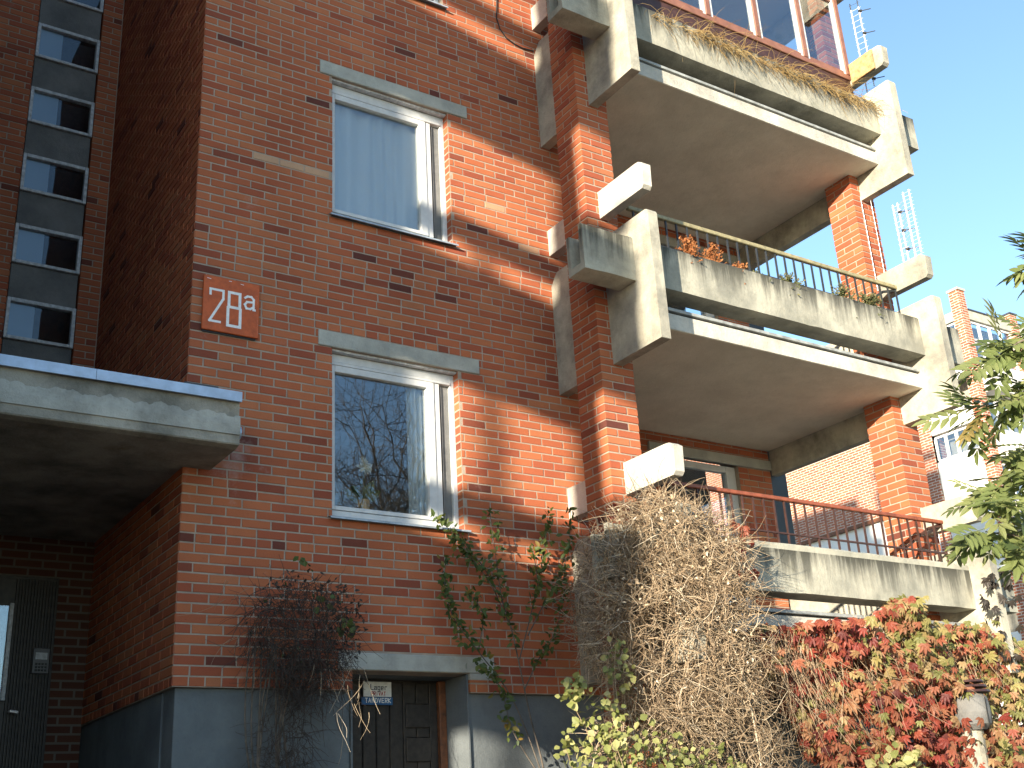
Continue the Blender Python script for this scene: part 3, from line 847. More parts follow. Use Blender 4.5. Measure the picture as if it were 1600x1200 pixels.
letter_mesh(sg, 'letter_a', 'sign_white', [[(.05, .86), (.3, 1), (.7, 1), (.95, .82), (.95, .0)], [(.95, .6), (.25, .55), (.02, .32), (.2, .04), (.6, .04), (.95, .22)], [(.95, 0), (1.08, 0)]], .440, 3.060, .082, .115, .019, yl)
for a in (.30,):
    q = MB()
    for x, z, dx, dz in ((.115, 3.275, .03, -.004), (.30, 3.284, .02, .0), (.40, 3.278, .025, -.004), (.545, 3.20, .002, -.08), (.555, 2.98, .002, -.12)):
        q.add([(x, -.0346, z), (x+dx+.004, -.0346, z+dz), (x+dx+.004, -.0346, z+dz-.005), (x, -.0346, z-.005)], [(0, 1, 2, 3)])
    q.build('chipped_edge', 'sign_white', sg)
GL = {'L': [[(0, 1), (0, 0), (.9, 0)]], 'a': [[(.1, .6), (.8, .6), (.8, 0), (.1, 0), (.1, .33), (.8, .33)]], 'g': [[(.8, .6), (.1, .6), (.1, 0), (.8, 0)], [(.8, .6), (.8, -.3), (.1, -.3)]],
      'e': [[(.1, .3), (.8, .3), (.8, .6), (.1, .6), (.1, 0), (.8, 0)]], 'r': [[(.2, 0), (.2, .6), (.8, .6)]],
      'P': [[(0, 0), (0, 1), (.9, 1), (.9, .5), (0, .5)]], 'R': [[(0, 0), (0, 1), (.9, 1), (.9, .5), (0, .5), (.9, 0)]], 'I': [[(.4, 0), (.4, 1)]], 'V': [[(0, 1), (.45, 0), (.9, 1)]],
      'A': [[(0, 0), (.45, 1), (.9, 0)], [(.2, .4), (.7, .4)]], 'T': [[(0, 1), (.9, 1)], [(.45, 1), (.45, 0)]], 'N': [[(0, 0), (0, 1), (.9, 0), (.9, 1)]], 'D': [[(0, 0), (0, 1), (.6, 1), (.9, .7), (.9, .3), (.6, 0), (0, 0)]],
      'E': [[(.9, 0), (0, 0), (0, 1), (.9, 1)], [(0, .5), (.7, .5)]], 'K': [[(0, 0), (0, 1)], [(.9, 1), (0, .5), (.9, 0)]]}
def word(root, txt, m, x, z, h, adv, th, y):
    st = []
    for i, ch in enumerate(txt):
        st += [[((i*adv + a*h*.62), b*h) for a, b in pl] for pl in GL[ch]]
    return letter_mesh(root, 'lettering', m, st, x, z, 1, 1, th, y)
s1 = thing('door_sign', (1.80, .38, .0), 'small white notice board on the dark basement door', 'sign')
MB().box(1.70, 1.955, .372, .386, .005, .125, .002).build('plate', 'sign_white', s1)
word(s1, 'Lager', 'ink_dark', 1.765, .060, .042, .031, .007, .3715); word(s1, 'PRIVAT', 'ink_red', 1.768, .016, .028, .023, .006, .3715)
s2 = thing('door_sign', (1.80, .38, -.07), 'narrow blue notice strip below the white notice on the basement door', 'sign')
MB().box(1.682, 1.965, .372, .386, -.060, .001, .002).build('plate', 'sign_blue', s2)
word(s2, 'TANDVERK', 'sign_white', 1.715, -.042, .034, .030, .006, .3715)

# ------------------------------------------------------------------ small things on the building
cb = MB().tube([(3.25, -.012, 9.2), (3.20, -.012, 7.6), (3.165, -.012, 7.1), (3.20, -.013, 6.97), (3.275, -.014, 6.88), (3.38, -.013, 6.84), (3.478, -.012, 6.825), (3.63, -.012, 6.84)], .007, .007, 6)
tag(cb.build('cable', 'dark_rubber'), 'black cable hanging in a loop on the brick near the top', 'cable')
def yagi(name, label, base, top, n, span, dirv, stubs):
    t = thing(name, base, label, 'antenna', 'balcony antennas'); b = Vector(base); tp = Vector(top); d = Vector(dirv).normalized()
    MB().tube([base, top], .009, .008, 6).build('mast', 'alu', t)
    off = d*span
    MB().tube([b+off+(tp-b)*.05, tp+off], .008, .008, 6).build('boom', 'alu', t)
    for i in range(n):
        p = b + (tp-b)*((i+.6)/n)
        MB().tube([p-d*.02, p+off+d*.03], .0028, .0028, 4).build('element', 'alu', t)
    for i in range(stubs):
        p = b+off + (tp-b)*((i+.5)/stubs)
        q = MB().tube([p, p+Vector((.10, -.10, .01))], .006, .006, 5); q.tube([p-Vector((.012, 0, 0)), p+Vector((.022, -.02, 0))], .018, .018, 7)
        q.build('insulator', 'dark_rubber', t)
yagi('antenna', 'white mast antenna on the rail beam of the glazed top balcony', (7.90, -1.024, 7.10), (7.90, -1.024, 8.46), 16, .10, (.25, -1, 0), 4)
yagi('antenna', 'white antenna with dark insulators beside the right pier', (7.80, -1.13, 4.50), (7.80, -1.13, 5.46), 14, .06, (.2, -1, 0), 4)
yagi('antenna', 'tall thin ladder antenna standing on the rail beam tip', (7.67, -1.385, 4.62), (7.67, -1.385, 5.46), 18, .075, (.1, -1, 0), 0)
ws = MB()
for k in range(12): ws.tube([(7.78, -1.13, 4.75+k*.055), (7.68, -1.38, 4.78+k*.055)], .0022, .0022, 3)
wt = thing('antenna_wires', (7.73, -1.25, 4.7), 'fine wires stretched between the two antennas by the right pier', 'wires')
for k in range(12): MB().tube([(7.78, -1.13, 4.75+k*.055), (7.68, -1.38, 4.78+k*.055)], .0022, .0022, 3).build('wire', 'alu', wt)
for x, y in ((7.55, -.90), (7.70, -.92)):
    q = MB().tube([(x, y, 4.40), (x, y, 5.62)], .0035, .0035, 5)
    for k in range(16): q.tube([(x, y, 4.45+k*.07), (x, y, 4.475+k*.07)], .007, .007, 6)
    tag(q.build('light_string', 'alu'), 'left white light string hanging before the right pier' if x < 7.6 else 'right white light string hanging before the right pier', 'light string', 'light strings')
MB().box(XR-.028, XR-.002, -1.40, -1.05, 7.135, 7.405, .004).build('board', 'wood_orange', B)['label'] = 'orange peeling board on the top rail beam'
lm = thing('lantern', (6.72, -1.66, -2.75), 'grey lantern with louvred cap half hidden in the red creeper', 'lamp')
MB().tube([(6.72, -1.60, -2.75), (6.72, -1.62, -.47)], .10, .10, 12).build('post', 'concrete', lm)
q = MB(); prof = [(.10, -.468), (.15, -.42), (.165, -.32), (.155, -.2), (.12, -.155)]
for (r0, z0), (r1, z1) in zip(prof, prof[1:]):
    vs = [(6.72+r*math.cos(a*.3927), -1.66+r*math.sin(a*.3927), z) for r, z in ((r0, z0), (r1, z1)) for a in range(16)]
    q.add(vs, [(a, (a+1) % 16, 16+(a+1) % 16, 16+a) for a in range(16)])
q.build('globe', 'spandrel', lm, smooth=True)
for k in range(3): MB().tube([(6.72, -1.66, -.15+k*.045), (6.72, -1.66, -.13+k*.045)], .19-.02*k, .18-.02*k, 16).build('louvre', 'rail_brown', lm)
MB().tube([(6.70, -1.83, -.42), (6.70, -1.835, -.2)], .005, .005, 4).build('rib', 'dark_rubber', lm)

# ------------------------------------------------------------------ vegetation tools
NPR = np.random.default_rng(7)
def strands(P0, D0, L, r0, r1, nseg=5, curl=.5, grav=0., rs=NPR):
    """polylines as three sided tubes -> verts, quads, per strand repeat"""
    n = len(P0); P = np.zeros((n, nseg+1, 3)); P[:, 0] = P0
    d = D0/np.linalg.norm(D0, axis=1, keepdims=True); st = (np.asarray(L)/nseg)[:, None] if np.ndim(L) else np.full((n, 1), L/nseg)
    bend = rs.normal(0, curl/nseg, (n, 3))
    for i in range(nseg):
        d = d + bend + rs.normal(0, curl*.45/nseg, (n, 3)) + np.array([0, 0, -grav/nseg]); d /= np.linalg.norm(d, axis=1, keepdims=True)
        P[:, i+1] = P[:, i] + d*st
    return P, tubes(P, r0, r1)
def tubes(P, r0, r1, sides=3):
    n, m, _ = P.shape
    t = np.empty_like(P); t[:, 1:-1] = P[:, 2:]-P[:, :-2]; t[:, 0] = P[:, 1]-P[:, 0]; t[:, -1] = P[:, -1]-P[:, -2]
    t /= np.linalg.norm(t, axis=2, keepdims=True)+1e-9
    a = np.cross(t, np.array([.31, .17, .93])); a /= np.linalg.norm(a, axis=2, keepdims=True)+1e-9; b = np.cross(t, a)
    r0 = np.broadcast_to(np.asarray(r0, float), (n,)); r1 = np.broadcast_to(np.asarray(r1, float), (n,))
    s = np.linspace(0, 1, m)[None, :, None]; rr = r0[:, None, None]*(1-s)+r1[:, None, None]*s
    V = np.stack([P + rr*(a*math.cos(2*math.pi*k/sides)+b*math.sin(2*math.pi*k/sides)) for k in range(sides)], 2)   # n,m,sides,3
    idx = np.arange(n*m*sides).reshape(n, m, sides); F = []
    for k in range(sides):
        k2 = (k+1) % sides
        F.append(np.stack([idx[:, :-1, k], idx[:, :-1, k2], idx[:, 1:, k2], idx[:, 1:, k]], -1).reshape(-1, 4))
    return V.reshape(-1, 3), np.concatenate(F), m*sides
def strand_obj(name, m, root, P, r0, r1, tint, stuff=True, sides=3):
    V, F, rep = tubes(P, r0, r1, sides)
    o = link(name, fast_mesh(name, m, V, F, np.repeat(tint, rep)), root)
    if stuff: o['kind'] = 'stuff'
    return o
def leaflet(L, w, fold=.10, ang=0., base=(0, 0), droop=.12):
    """kite leaf in the xy plane: x along, z normal"""
    pts = [(0, 0, 0), (.35*L, .5*w, fold*w), (.72*L, .36*w, fold*w-droop*L*.5), (L, 0, -droop*L), (.72*L, -.36*w, fold*w-droop*L*.5), (.35*L, -.5*w, fold*w), (.5*L, 0, -droop*L*.25)]
    c, s = math.cos(ang), math.sin(ang)
    pts = [(base[0]+x*c-y*s, base[1]+x*s+y*c, z) for x, y, z in pts]
    return pts, [(0, 1, 6), (1, 2, 6), (2, 3, 6), (3, 4, 6), (4, 5, 6), (5, 0, 6)]
def join(parts):
    V = []; F = []
    for v, f in parts: F += [tuple(i+len(V) for i in t) for t in f]; V += v
    return np.array(V), np.array(F)
PROTO = {
 'simple': join([leaflet(1, .5)]),
 'round': join([leaflet(1, .82, .06)]),
 'palmate': join([leaflet(1., .34, .14, 0., droop=.25), leaflet(.9, .32, .14, .52, droop=.25), leaflet(.88, .32, .14, -.55, droop=.28), leaflet(.66, .27, .14, 1.15, droop=.25), leaflet(.62, .27, .14, -1.2, droop=.25)]),
 'pinnate': join([leaflet(.40, .15, ang=0, base=(.80, 0))] + [leaflet(.42, .15, ang=s*.95, base=(x, 0)) for x in (.25, .43, .61, .77) for s in (-1, 1)] + [([(0, -.008, 0), (.82, -.004, 0), (.82, .004, 0), (0, .008, 0)], [(0, 1, 2), (0, 2, 3)])]),
}
def leaves(root, proto, P, D, U, S, T, m, individuals=0, name='leaf'):
    V0, F0 = PROTO[proto]
    D = D/np.linalg.norm(D, axis=1, keepdims=True); Y = np.cross(U, D); Y /= np.linalg.norm(Y, axis=1, keepdims=True)+1e-9; Z = np.cross(D, Y)
    n = len(P); S = np.broadcast_to(np.asarray(S, float), (n,))
    order = np.arange(n)
    if individuals:
        px = [to_px(p) for p in P]
        sc = [(-S[i]/max(.1, px[i][2]) if (0 < px[i][0] < 1600 and 0 < px[i][1] < 1200) else 1) for i in range(n)]
        order = np.argsort(sc, kind='stable')
        me = bpy.data.meshes.new(name); me.from_pydata([tuple(v) for v in V0], [], [tuple(f) for f in F0]); me.materials.append(MATS[m]); me.update()
        for i in order[:individuals]:
            mm = Matrix(((D[i][0]*S[i], Y[i][0]*S[i], Z[i][0]*S[i], P[i][0]), (D[i][1]*S[i], Y[i][1]*S[i], Z[i][1]*S[i], P[i][1]), (D[i][2]*S[i], Y[i][2]*S[i], Z[i][2]*S[i], P[i][2]), (0, 0, 0, 1)))
            o = link(name, me, root, mm); o['tint'] = float(T[i])
    rest = order[individuals:]
    if len(rest):
        B3 = np.stack([D[rest], Y[rest], Z[rest]], 1)*S[rest][:, None, None]
        V = np.einsum('vk,nkj->nvj', V0, B3) + P[rest][:, None, :]
        F = (F0[None]+(np.arange(len(rest))*len(V0))[:, None, None]).reshape(-1, 3)
        o = link('foliage', fast_mesh('foliage', m, V.reshape(-1, 3), F, np.repeat(np.asarray(T)[rest], len(V0))), root); o['kind'] = 'stuff'
def ell(n, c, r, rs=NPR, shell=0.):
    d = rs.normal(size=(n, 3)); d /= np.linalg.norm(d, axis=1, keepdims=True)
    u = rs.uniform(shell, 1, (n, 1))**(1/3.)
    return np.array(c) + d*u*np.array(r)
def unit(n, bias=(0, 0, 0), spread=1., rs=NPR):
    return rs.normal(size=(n, 3))*spread + np.array(bias)
def cr(pts, k=10):
    """catmull-rom resample"""
    P = np.array([pts[0]]+list(pts)+[pts[-1]], float); out = []
    for i in range(1, len(P)-2):
        for t in np.linspace(0, 1, k, endpoint=(i == len(P)-3)):
            a, b, c, d = P[i-1], P[i], P[i+1], P[i+2]
            out.append(.5*((2*b)+(c-a)*t+(2*a-5*b+4*c-d)*t*t+(-a+3*b-3*c+d)*t**3))
    return np.array(out)

# ---- dry tangled climber over the lower balcony
dv = thing('climbing_shrub', (3.5, -1.45, -2.75), 'dense tan tangle of leafless climber twigs against the brick pier', 'shrub')
blobs = [((3.52, -1.42, 1.02), (.52, .34, .44), 1700), ((3.82, -1.50, .80), (.46, .32, .48), 1500), ((3.50, -1.52, .15), (.80, .40, .78), 3300), ((3.50, -1.55, -.75), (.95, .42, .78), 2900), ((3.34, -.88, .62), (.28, .45, .66), 1150), ((3.10, -1.32, .62), (.20, .26, .40), 700)]
PP = np.concatenate([ell(n, c, r, shell=.25) for c, r, n in blobs]); n = len(PP)
Dd = unit(n, (.1, -.15, -.05), .9)
P, _ = strands(PP, Dd, NPR.uniform(.10, .36, n), .002, .001, 6, 2.6, .5)
tt = np.clip(NPR.normal(.45, .30, n), 0, 1)
strand_obj('twigs', 'twig_tan', dv, P, NPR.uniform(.0018, .0048, n), .0014, tt)
for k in range(26):                                             # older stems
    x = NPR.uniform(2.9, 4.2); y = NPR.uniform(-1.75, -1.3); top = NPR.uniform(.2, 1.35)
    pts = [(x+NPR.normal(0, .1), y+.1, -2.75)] + [(x+NPR.normal(0, .13)+(3.6-x)*.3*t, y+NPR.normal(0, .07), -2.75+(top+2.75)*t) for t in (.3, .55, .75, .9)] + [(x+(3.6-x)*.5+NPR.normal(0, .25), y-.05, top-.05)]
    q = MB(); q.cur = float(NPR.uniform(.3, .9)); q.tube(cr(pts, 6), .011, .004, 5); q.build('stem', 'twig_tan', dv, smooth=True)
n = 1800
PL = np.concatenate([ell(n//3, *b[:2], shell=.7) for b in blobs[:3]])
leaves(dv, 'simple', PL, unit(len(PL), (0, -.3, -.6)), unit(len(PL), (-.4, -.6, .4)), NPR.uniform(.018, .042, len(PL)), np.clip(NPR.normal(.70, .35, len(PL)), 0, 1), 'twig_tan', 0)
# strands that trail off the tangle
n = 160; PS = ell(n, (3.62, -1.5, .55), (.62, .3, .85), shell=.8); P, _ = strands(PS, (PS-np.array([3.6, -1.3, .4]))+NPR.normal(0, .25, (n, 3)), NPR.uniform(.2, .45, n), .002, .001, 6, 1.2, .9)
strand_obj('trailing_twigs', 'twig_tan', dv, P, .0022, .001, np.clip(NPR.normal(.75, .2, n), 0, 1))
# a few red creeper leaves caught in it beside the pier
n = 46; PR = np.concatenate([ell(18, (3.42, -1.1, 1.18), (.22, .12, .13)), ell(14, (4.22, -1.6, .95), (.12, .1, .28)), ell(14, (3.45, -1.0, 1.35), (.25, .15, .12))])
leaves(dv, 'palmate', PR, unit(n, (0, -.2, -1.2), .5), unit(n, (-.5, -1, .2), .4), NPR.uniform(.07, .13, n), NPR.uniform(.05, .5, n), 'leaf_creeper', n)

# ---- red creeper hanging under the lower balcony
rc = thing('virginia_creeper', (6.3, -1.4, -2.75), 'red, orange and yellow creeper curtain hanging below the lowest balcony', 'creeper')
tx = [4.45, 4.7, 5.5, 5.9, 6.2, 6.5, 6.8, 7.3, 7.7, 8.0, 8.4]; tz = [.42, .44, .47, .60, .74, .70, .60, .50, .62, .45, .30]
def creeper_pts(n):
    X = NPR.uniform(4.5, 8.5, n*3); top = np.interp(X, tx, tz)
    Z = top - (NPR.uniform(0, 1, n*3)**1.15)*(top+1.9)
    hole = np.sin(X*5.1+1.3)*np.sin(Z*3.3+.7)+.6*np.sin(X*11.+Z*7.)+.35*np.sin(Z*13+X*3)
    keep = hole > -.85
    keep &= ~((X < 4.85) & (Z < -.02 + (X-4.5)*.5))
    keep &= ~((X < 5.2) & (NPR.uniform(0, 1, n*3) < .12))
    keep &= ~((abs(X-6.70) < .14) & (abs(Z+.33) < .17))
    Y = -1.42 - .13*np.sin(X*2.3+Z*1.7) - .12*np.sin(X*6+Z*4.) + NPR.normal(0, .10, n*3) - .12*np.clip(-Z, 0, 1)
    Q = np.stack([X, Y, Z], 1)[keep][:n]
    return Q
Q = creeper_pts(7500); n = len(Q)
tc = np.clip(.49 + .18*(Q[:, 0]-5.2)/1.5*(1+Q[:, 2]*.5) + .12*(Q[:, 2]) + .22*np.sin(Q[:, 0]*3.1+1)*np.sin(Q[:, 2]*4.) + NPR.normal(0, .26, n), 0, 1)
leaves(rc, 'palmate', Q, unit(n, (-.1, -.25, -1.), .45), unit(n, (-.5, -1., .35), .55), NPR.uniform(.052, .112, n), tc, 'leaf_creeper', 290)
n = 520; X = NPR.uniform(4.55, 8.4, n); X[:200] = NPR.uniform(4.55, 6.0, 200)
P0 = np.stack([X, NPR.uniform(-1.5, -1.2, n), np.interp(X, tx, tz)-NPR.uniform(0, .35, n)], 1)
P, _ = strands(P0, unit(n, (0, -.1, -1.6), .35), NPR.uniform(.35, 1.1, n), .002, .001, 8, .7, .5)
strand_obj('hanging_stems', 'twig_tan', rc, P, .0028, .0014, np.clip(NPR.normal(.45, .2, n), 0, 1))
n = 26; P0 = np.stack([NPR.uniform(7.35, 7.9, n), NPR.uniform(-1.62, -1.5, n), NPR.uniform(.2, 1.15, n)], 1)
leaves(rc, 'palmate', P0, unit(n, (0, 0, -1), .4), unit(n, (-.5, -1, .2), .3), .09, NPR.uniform(.0, .3, n), 'leaf_dark', 10)  # a few leaves on the bracket, coloured dark to stand for leaf shadows

# ---- yellow green shrubs at the lower edge
ys = thing('snowberry_shrub', (2.6, -1.9, -2.75), 'yellow green leafy shrub at the foot of the dry climber', 'shrub')
Q = np.concatenate([ell(260, (2.62, -1.92, -.72), (.52, .22, .30)), ell(60, (2.2, -1.85, -.22), (.12, .12, .10)), ell(70, (2.45, -1.8, -.42), (.22, .12, .20)), ell(50, (2.72, -1.7, -.02), (.12, .1, .22)), ell(200, (3.2, -1.98, -.80), (.40, .15, .22)), ell(60, (2.15, -1.9, -.60), (.16, .14, .16))])
n = len(Q); leaves(ys, 'round', Q, unit(n, (-.2, -.3, -.5), .7), unit(n, (-.8, -.6, .6), .5), NPR.uniform(.035, .068, n), np.clip(NPR.normal(.5, .25, n), 0, 1), 'leaf_yellow', 220)
for k in range(22):
    e = Q[NPR.integers(0, n)]; pts = [(2.7+NPR.normal(0, .2), -1.85, -2.75), (2.65+NPR.normal(0, .2), -1.9, -1.6), (e[0]*.6+2.6*.4, e[1], e[2]-.4), tuple(e)]
    q = MB(); q.cur = .4; q.tube(cr(pts, 6), .007, .002, 4); q.build('stem', 'twig_tan', ys, smooth=True)
y2 = thing('snowberry_shrub', (5.5, -1.8, -2.75), 'patch of round pale yellow leaves below the red creeper at the lower edge', 'shrub')
Q = ell(120, (5.45, -1.78, -.82), (.42, .14, .22)); n = len(Q)
leaves(y2, 'round', Q, unit(n, (-.2, -.3, -.5), .7), unit(n, (-.8, -.7, .5), .4), NPR.uniform(.06, .10, n), np.clip(NPR.normal(.72, .2, n), 0, 1), 'leaf_yellow', 70)
for k in range(8):
    e = Q[NPR.integers(0, n)]; q = MB(); q.cur = .4; q.tube(cr([(5.45+NPR.normal(0, .1), -1.75, -2.75), (5.45, -1.8, -1.6), tuple(e)], 6), .007, .002, 4); q.build('stem', 'twig_tan', y2, smooth=True)

# ---- slender shrub against the facade
ts = thing('slender_shrub', (2.9, -.3, -2.75), 'slender shrub with sparse green leaves fanning up the brick wall', 'shrub')
base = (2.98, -.30, -.75)
br = [[(2.95, -.35, -2.75), (2.96, -.3, -1.6), base, (2.90, -.25, -.2), (2.80, -.2, .50), (2.72, -.2, .75), (2.70, -.17, 1.1), (2.673, -.15, 1.53)],
      [(2.80, -.2, .50), (2.62, -.2, .86), (2.42, -.18, 1.12), (2.28, -.16, 1.30), (2.13, -.13, 1.42)],
      [(2.74, -.2, .70), (2.56, -.18, 1.02), (2.36, -.17, 1.22)],
      [base, (2.75, -.25, -.1), (2.45, -.22, .30), (2.25, -.2, .55), (2.17, -.2, .80), (2.20, -.17, 1.08)],
      [(2.45, -.22, .30), (2.52, -.2, .62), (2.38, -.18, .80)],
      [(2.85, -.22, .25), (3.0, -.2, .62), (3.12, -.2, .98), (3.22, -.18, 1.30), (3.29, -.16, 1.57)],
      [(2.95, -.22, .45), (3.15, -.22, .75), (3.30, -.22, .95), (3.42, -.25, 1.22), (3.44, -.3, 1.6)],
      [base, (2.70, -.3, -.35), (2.60, -.28, .02), (2.40, -.25, .20)],
      [(3.1, -.2, .95), (3.08, -.18, 1.25)], [(2.88, -.22, .0), (3.05, -.2, .25), (3.25, -.2, .50), (3.38, -.22, .9)]]
LP = []; LD = []
for k, pts in enumerate(br):
    c_ = cr(pts, 9); q = MB(); q.tube(c_, .011 if k == 0 else .006, .0022, 5); q.build('branch', 'bark', ts, smooth=True)
    m = len(c_); st = int(m*(.30 if k else .55))
    for i in range(st, m):
        for j in range(4):
            d = NPR.normal(0, 1, 3)*np.array([1, .5, 1]) + np.array([0, -.3, -.3]); LP.append(c_[i]+NPR.normal(0, .03, 3)*np.array([1, .5, 1])); LD.append(d)
LP = np.array(LP); LD = np.array(LD); n = len(LP)
leaves(ts, 'simple', LP, LD, unit(n, (-.3, -.9, .4), .5), NPR.uniform(.042, .080, n), np.clip(NPR.normal(.45, .28, n), 0, 1), 'leaf_green', min(n, 280))

# ---- dark climber left of the basement door
db = thing('climbing_shrub', (.85, -.25, -2.75), 'dark withered climber in shade left of the basement door', 'shrub')
PP = np.concatenate([ell(1000, (.86, -.26, .36), (.46, .20, .46), shell=.1), ell(350, (.95, -.25, .10), (.34, .18, .28)), ell(350, (.78, -.22, -.55), (.22, .12, .55))]); n = len(PP)
P, _ = strands(PP, unit(n, (.05, -.1, -.35), .8), NPR.uniform(.10, .35, n), .002, .001, 5, 1.5, .9)
strand_obj('twigs', 'twig_dark', db, P, .0024, .0013, np.zeros(n))
for k in range(9):
    x = NPR.uniform(.60, 1.0); q = MB(); q.tube(cr([(x, -.15, -2.75), (x+NPR.normal(0, .06), -.15, -1.5), (x+NPR.normal(0, .08), -.18, -.4), (x+NPR.normal(0, .15), -.22, .3)], 6), .014, .005, 5); q.build('stem', 'bark', db, smooth=True)
n = 420; Q = np.concatenate([ell(300, (.90, -.28, .45), (.50, .2, .42), shell=.3), ell(120, (1.22, -.25, .52), (.22, .1, .28))])
leaves(db, 'simple', Q, unit(n, (0, -.2, -.6), .7), unit(n, (-.3, -.9, .3), .5), NPR.uniform(.022, .045, n), np.clip(NPR.normal(.35, .2, n), 0, .75), 'leaf_dark', 120)
Q = np.concatenate([ell(16, (1.22, -.32, .42), (.10, .06, .10)), ell(5, (.86, -.3, .92), (.04, .03, .04)), ell(8, (1.0, -.34, .62), (.12, .05, .08))]); n = len(Q)
leaves(db, 'round', Q, unit(n, (0, -.2, -.6), .7), unit(n, (-.3, -.9, .3), .3), NPR.uniform(.04, .07, n), NPR.uniform(.85, 1, n), 'leaf_dark', n)
n = 15; P0 = np.stack([NPR.uniform(.85, 1.40, n), NPR.uniform(-.5, -.35, n), NPR.uniform(-.25, .15, n)], 1)
P, _ = strands(P0, unit(n, (.1, 0, -1.4), .4), NPR.uniform(.15, .4, n), .002, .001, 6, .9, .3); strand_obj('pale_twigs', 'twig_tan', db, P, .0020, .0012, NPR.uniform(.6, 1, n))  # pale tint put in for hanging twig ends that catch the light
n = 10; P0 = np.stack([NPR.uniform(.3, .7, n), np.full(n, -.2), NPR.uniform(.3, .75, n)], 1)
P, _ = strands(P0, unit(n, (-.8, 0, -.6), .4), NPR.uniform(.2, .4, n), .002, .001, 6, .9, .8); strand_obj('thin_tendrils', 'twig_tan', db, P, .002, .0012, NPR.uniform(.2, .6, n))

# ---- plants in the balcony planters
gs = np.stack([np.concatenate([NPR.uniform(4.2, 7.6, 1000), NPR.normal(5.2, .25, 500), NPR.normal(6.9, .35, 500), NPR.normal(6.15, .2, 240)]), np.zeros(2240), np.full(2240, 6.62)], 1)
n = len(gs); gs[:, 1] = NPR.uniform(-1.27, -1.10, n)
P, _ = strands(gs, unit(n, (.15, -.55, .9), .45), np.where(NPR.uniform(0, 1, n) < .1, NPR.uniform(.35, .6, n), NPR.uniform(.12, .32, n)), .002, .001, 6, .7, 2.6)
o = strand_obj('dry_grass', 'straw', None, P, .0034, .0010, np.clip(NPR.normal(.5, .25, n), 0, 1)); tag(o, 'straw coloured dry grass drooping over the top planter', 'grass', kind='stuff')
def conifer(x, h, w, m, label, name, grp, nb=60):
    t = thing(name, (x, -1.17, 3.80), label, 'plant', grp)
    q = MB(); q.cur = .3; q.tube([(x, -1.17, 3.78), (x+NPR.normal(0, .03), -1.18, 3.85+h)], .010, .003, 5); q.build('stem', 'bark', t)
    z = NPR.uniform(0.0, 1, nb); P0 = np.stack([x+NPR.normal(0, .02, nb), np.full(nb, -1.18), 3.85+z*h], 1)
    dd = unit(nb, (0, -.2, .5), .7); P, _ = strands(P0, dd, w*(1.1-.6*z), .004, .001, 5, .7, .2)
    strand_obj('fronds', m, t, P, .0045, .0015, NPR.uniform(.2, .8, nb))
    pts = P[:, 1:].reshape(-1, 3); k = len(pts)
    pts = np.repeat(pts, 3, 0); kk = len(pts)
    leaves(t, 'simple', pts, unit(kk, (0, -.1, .3), .6), unit(kk, (-.3, -.8, .4), .5), NPR.uniform(.014, .034, kk), NPR.uniform(0, 1, kk), m, 0)
conifer(4.42, .24, .17, 'conifer_dead', 'rust brown dead conifer nearest the left bracket in the middle planter', 'potted_conifer', 'planter conifers')
conifer(4.72, .26, .15, 'conifer_dead', 'second rust brown dead conifer in the middle planter', 'potted_conifer', 'planter conifers')
conifer(5.05, .10, .16, 'conifer_dead', 'low creeping rust brown conifer in the middle planter', 'potted_conifer', 'planter conifers', 40)
conifer(5.75, .14, .17, 'conifer_green', 'small grey green juniper at the middle of the planter', 'potted_conifer', 'planter conifers')
conifer(6.55, .20, .18, 'conifer_green', 'grey green juniper in front of the right end of the olive railing', 'potted_conifer', 'planter conifers')
conifer(6.95, .20, .20, 'conifer_green', 'yellowish bushy juniper nearest the right bracket in the middle planter', 'potted_conifer', 'planter conifers')
conifer(5.30, .06, .14, 'conifer_green', 'flat olive ground cover plant in the middle planter', 'potted_conifer', 'planter conifers', 40)

# ---- potted flower inside the lower window
pf = thing('potted_flower', (1.62, .19, 1.42), 'pale flower on a tall stem behind the lower window pane', 'plant')
q = MB().tube([(1.62, .19, 1.46), (1.62, .19, 1.60)], .05, .06, 10); q.build('pot', 'wood_orange', pf)
MB().tube([(1.62, .19, 1.6), (1.63, .185, 1.75), (1.62, .18, 1.88)], .008, .006, 5).build('stem', 'leaf_green', pf)
n = 24; a = NPR.uniform(0, 6.28, n); leaves(pf, 'simple', np.array([[1.62, .175, 1.9]]*n)+NPR.normal(0, .012, (n, 3)), np.stack([np.cos(a), np.full(n, -.3), np.sin(a)], 1), unit(n, (0, -1, .3), .3), .075, NPR.uniform(0, 1, n), 'petal', n, 'petal')
n = 8; leaves(pf, 'simple', np.array([[1.62, .19, 1.6]]*n), unit(n, (0, -.1, .8), .5), unit(n, (0, -1, .2), .4), .20, NPR.uniform(0, .6, n), 'leaf_green', n)

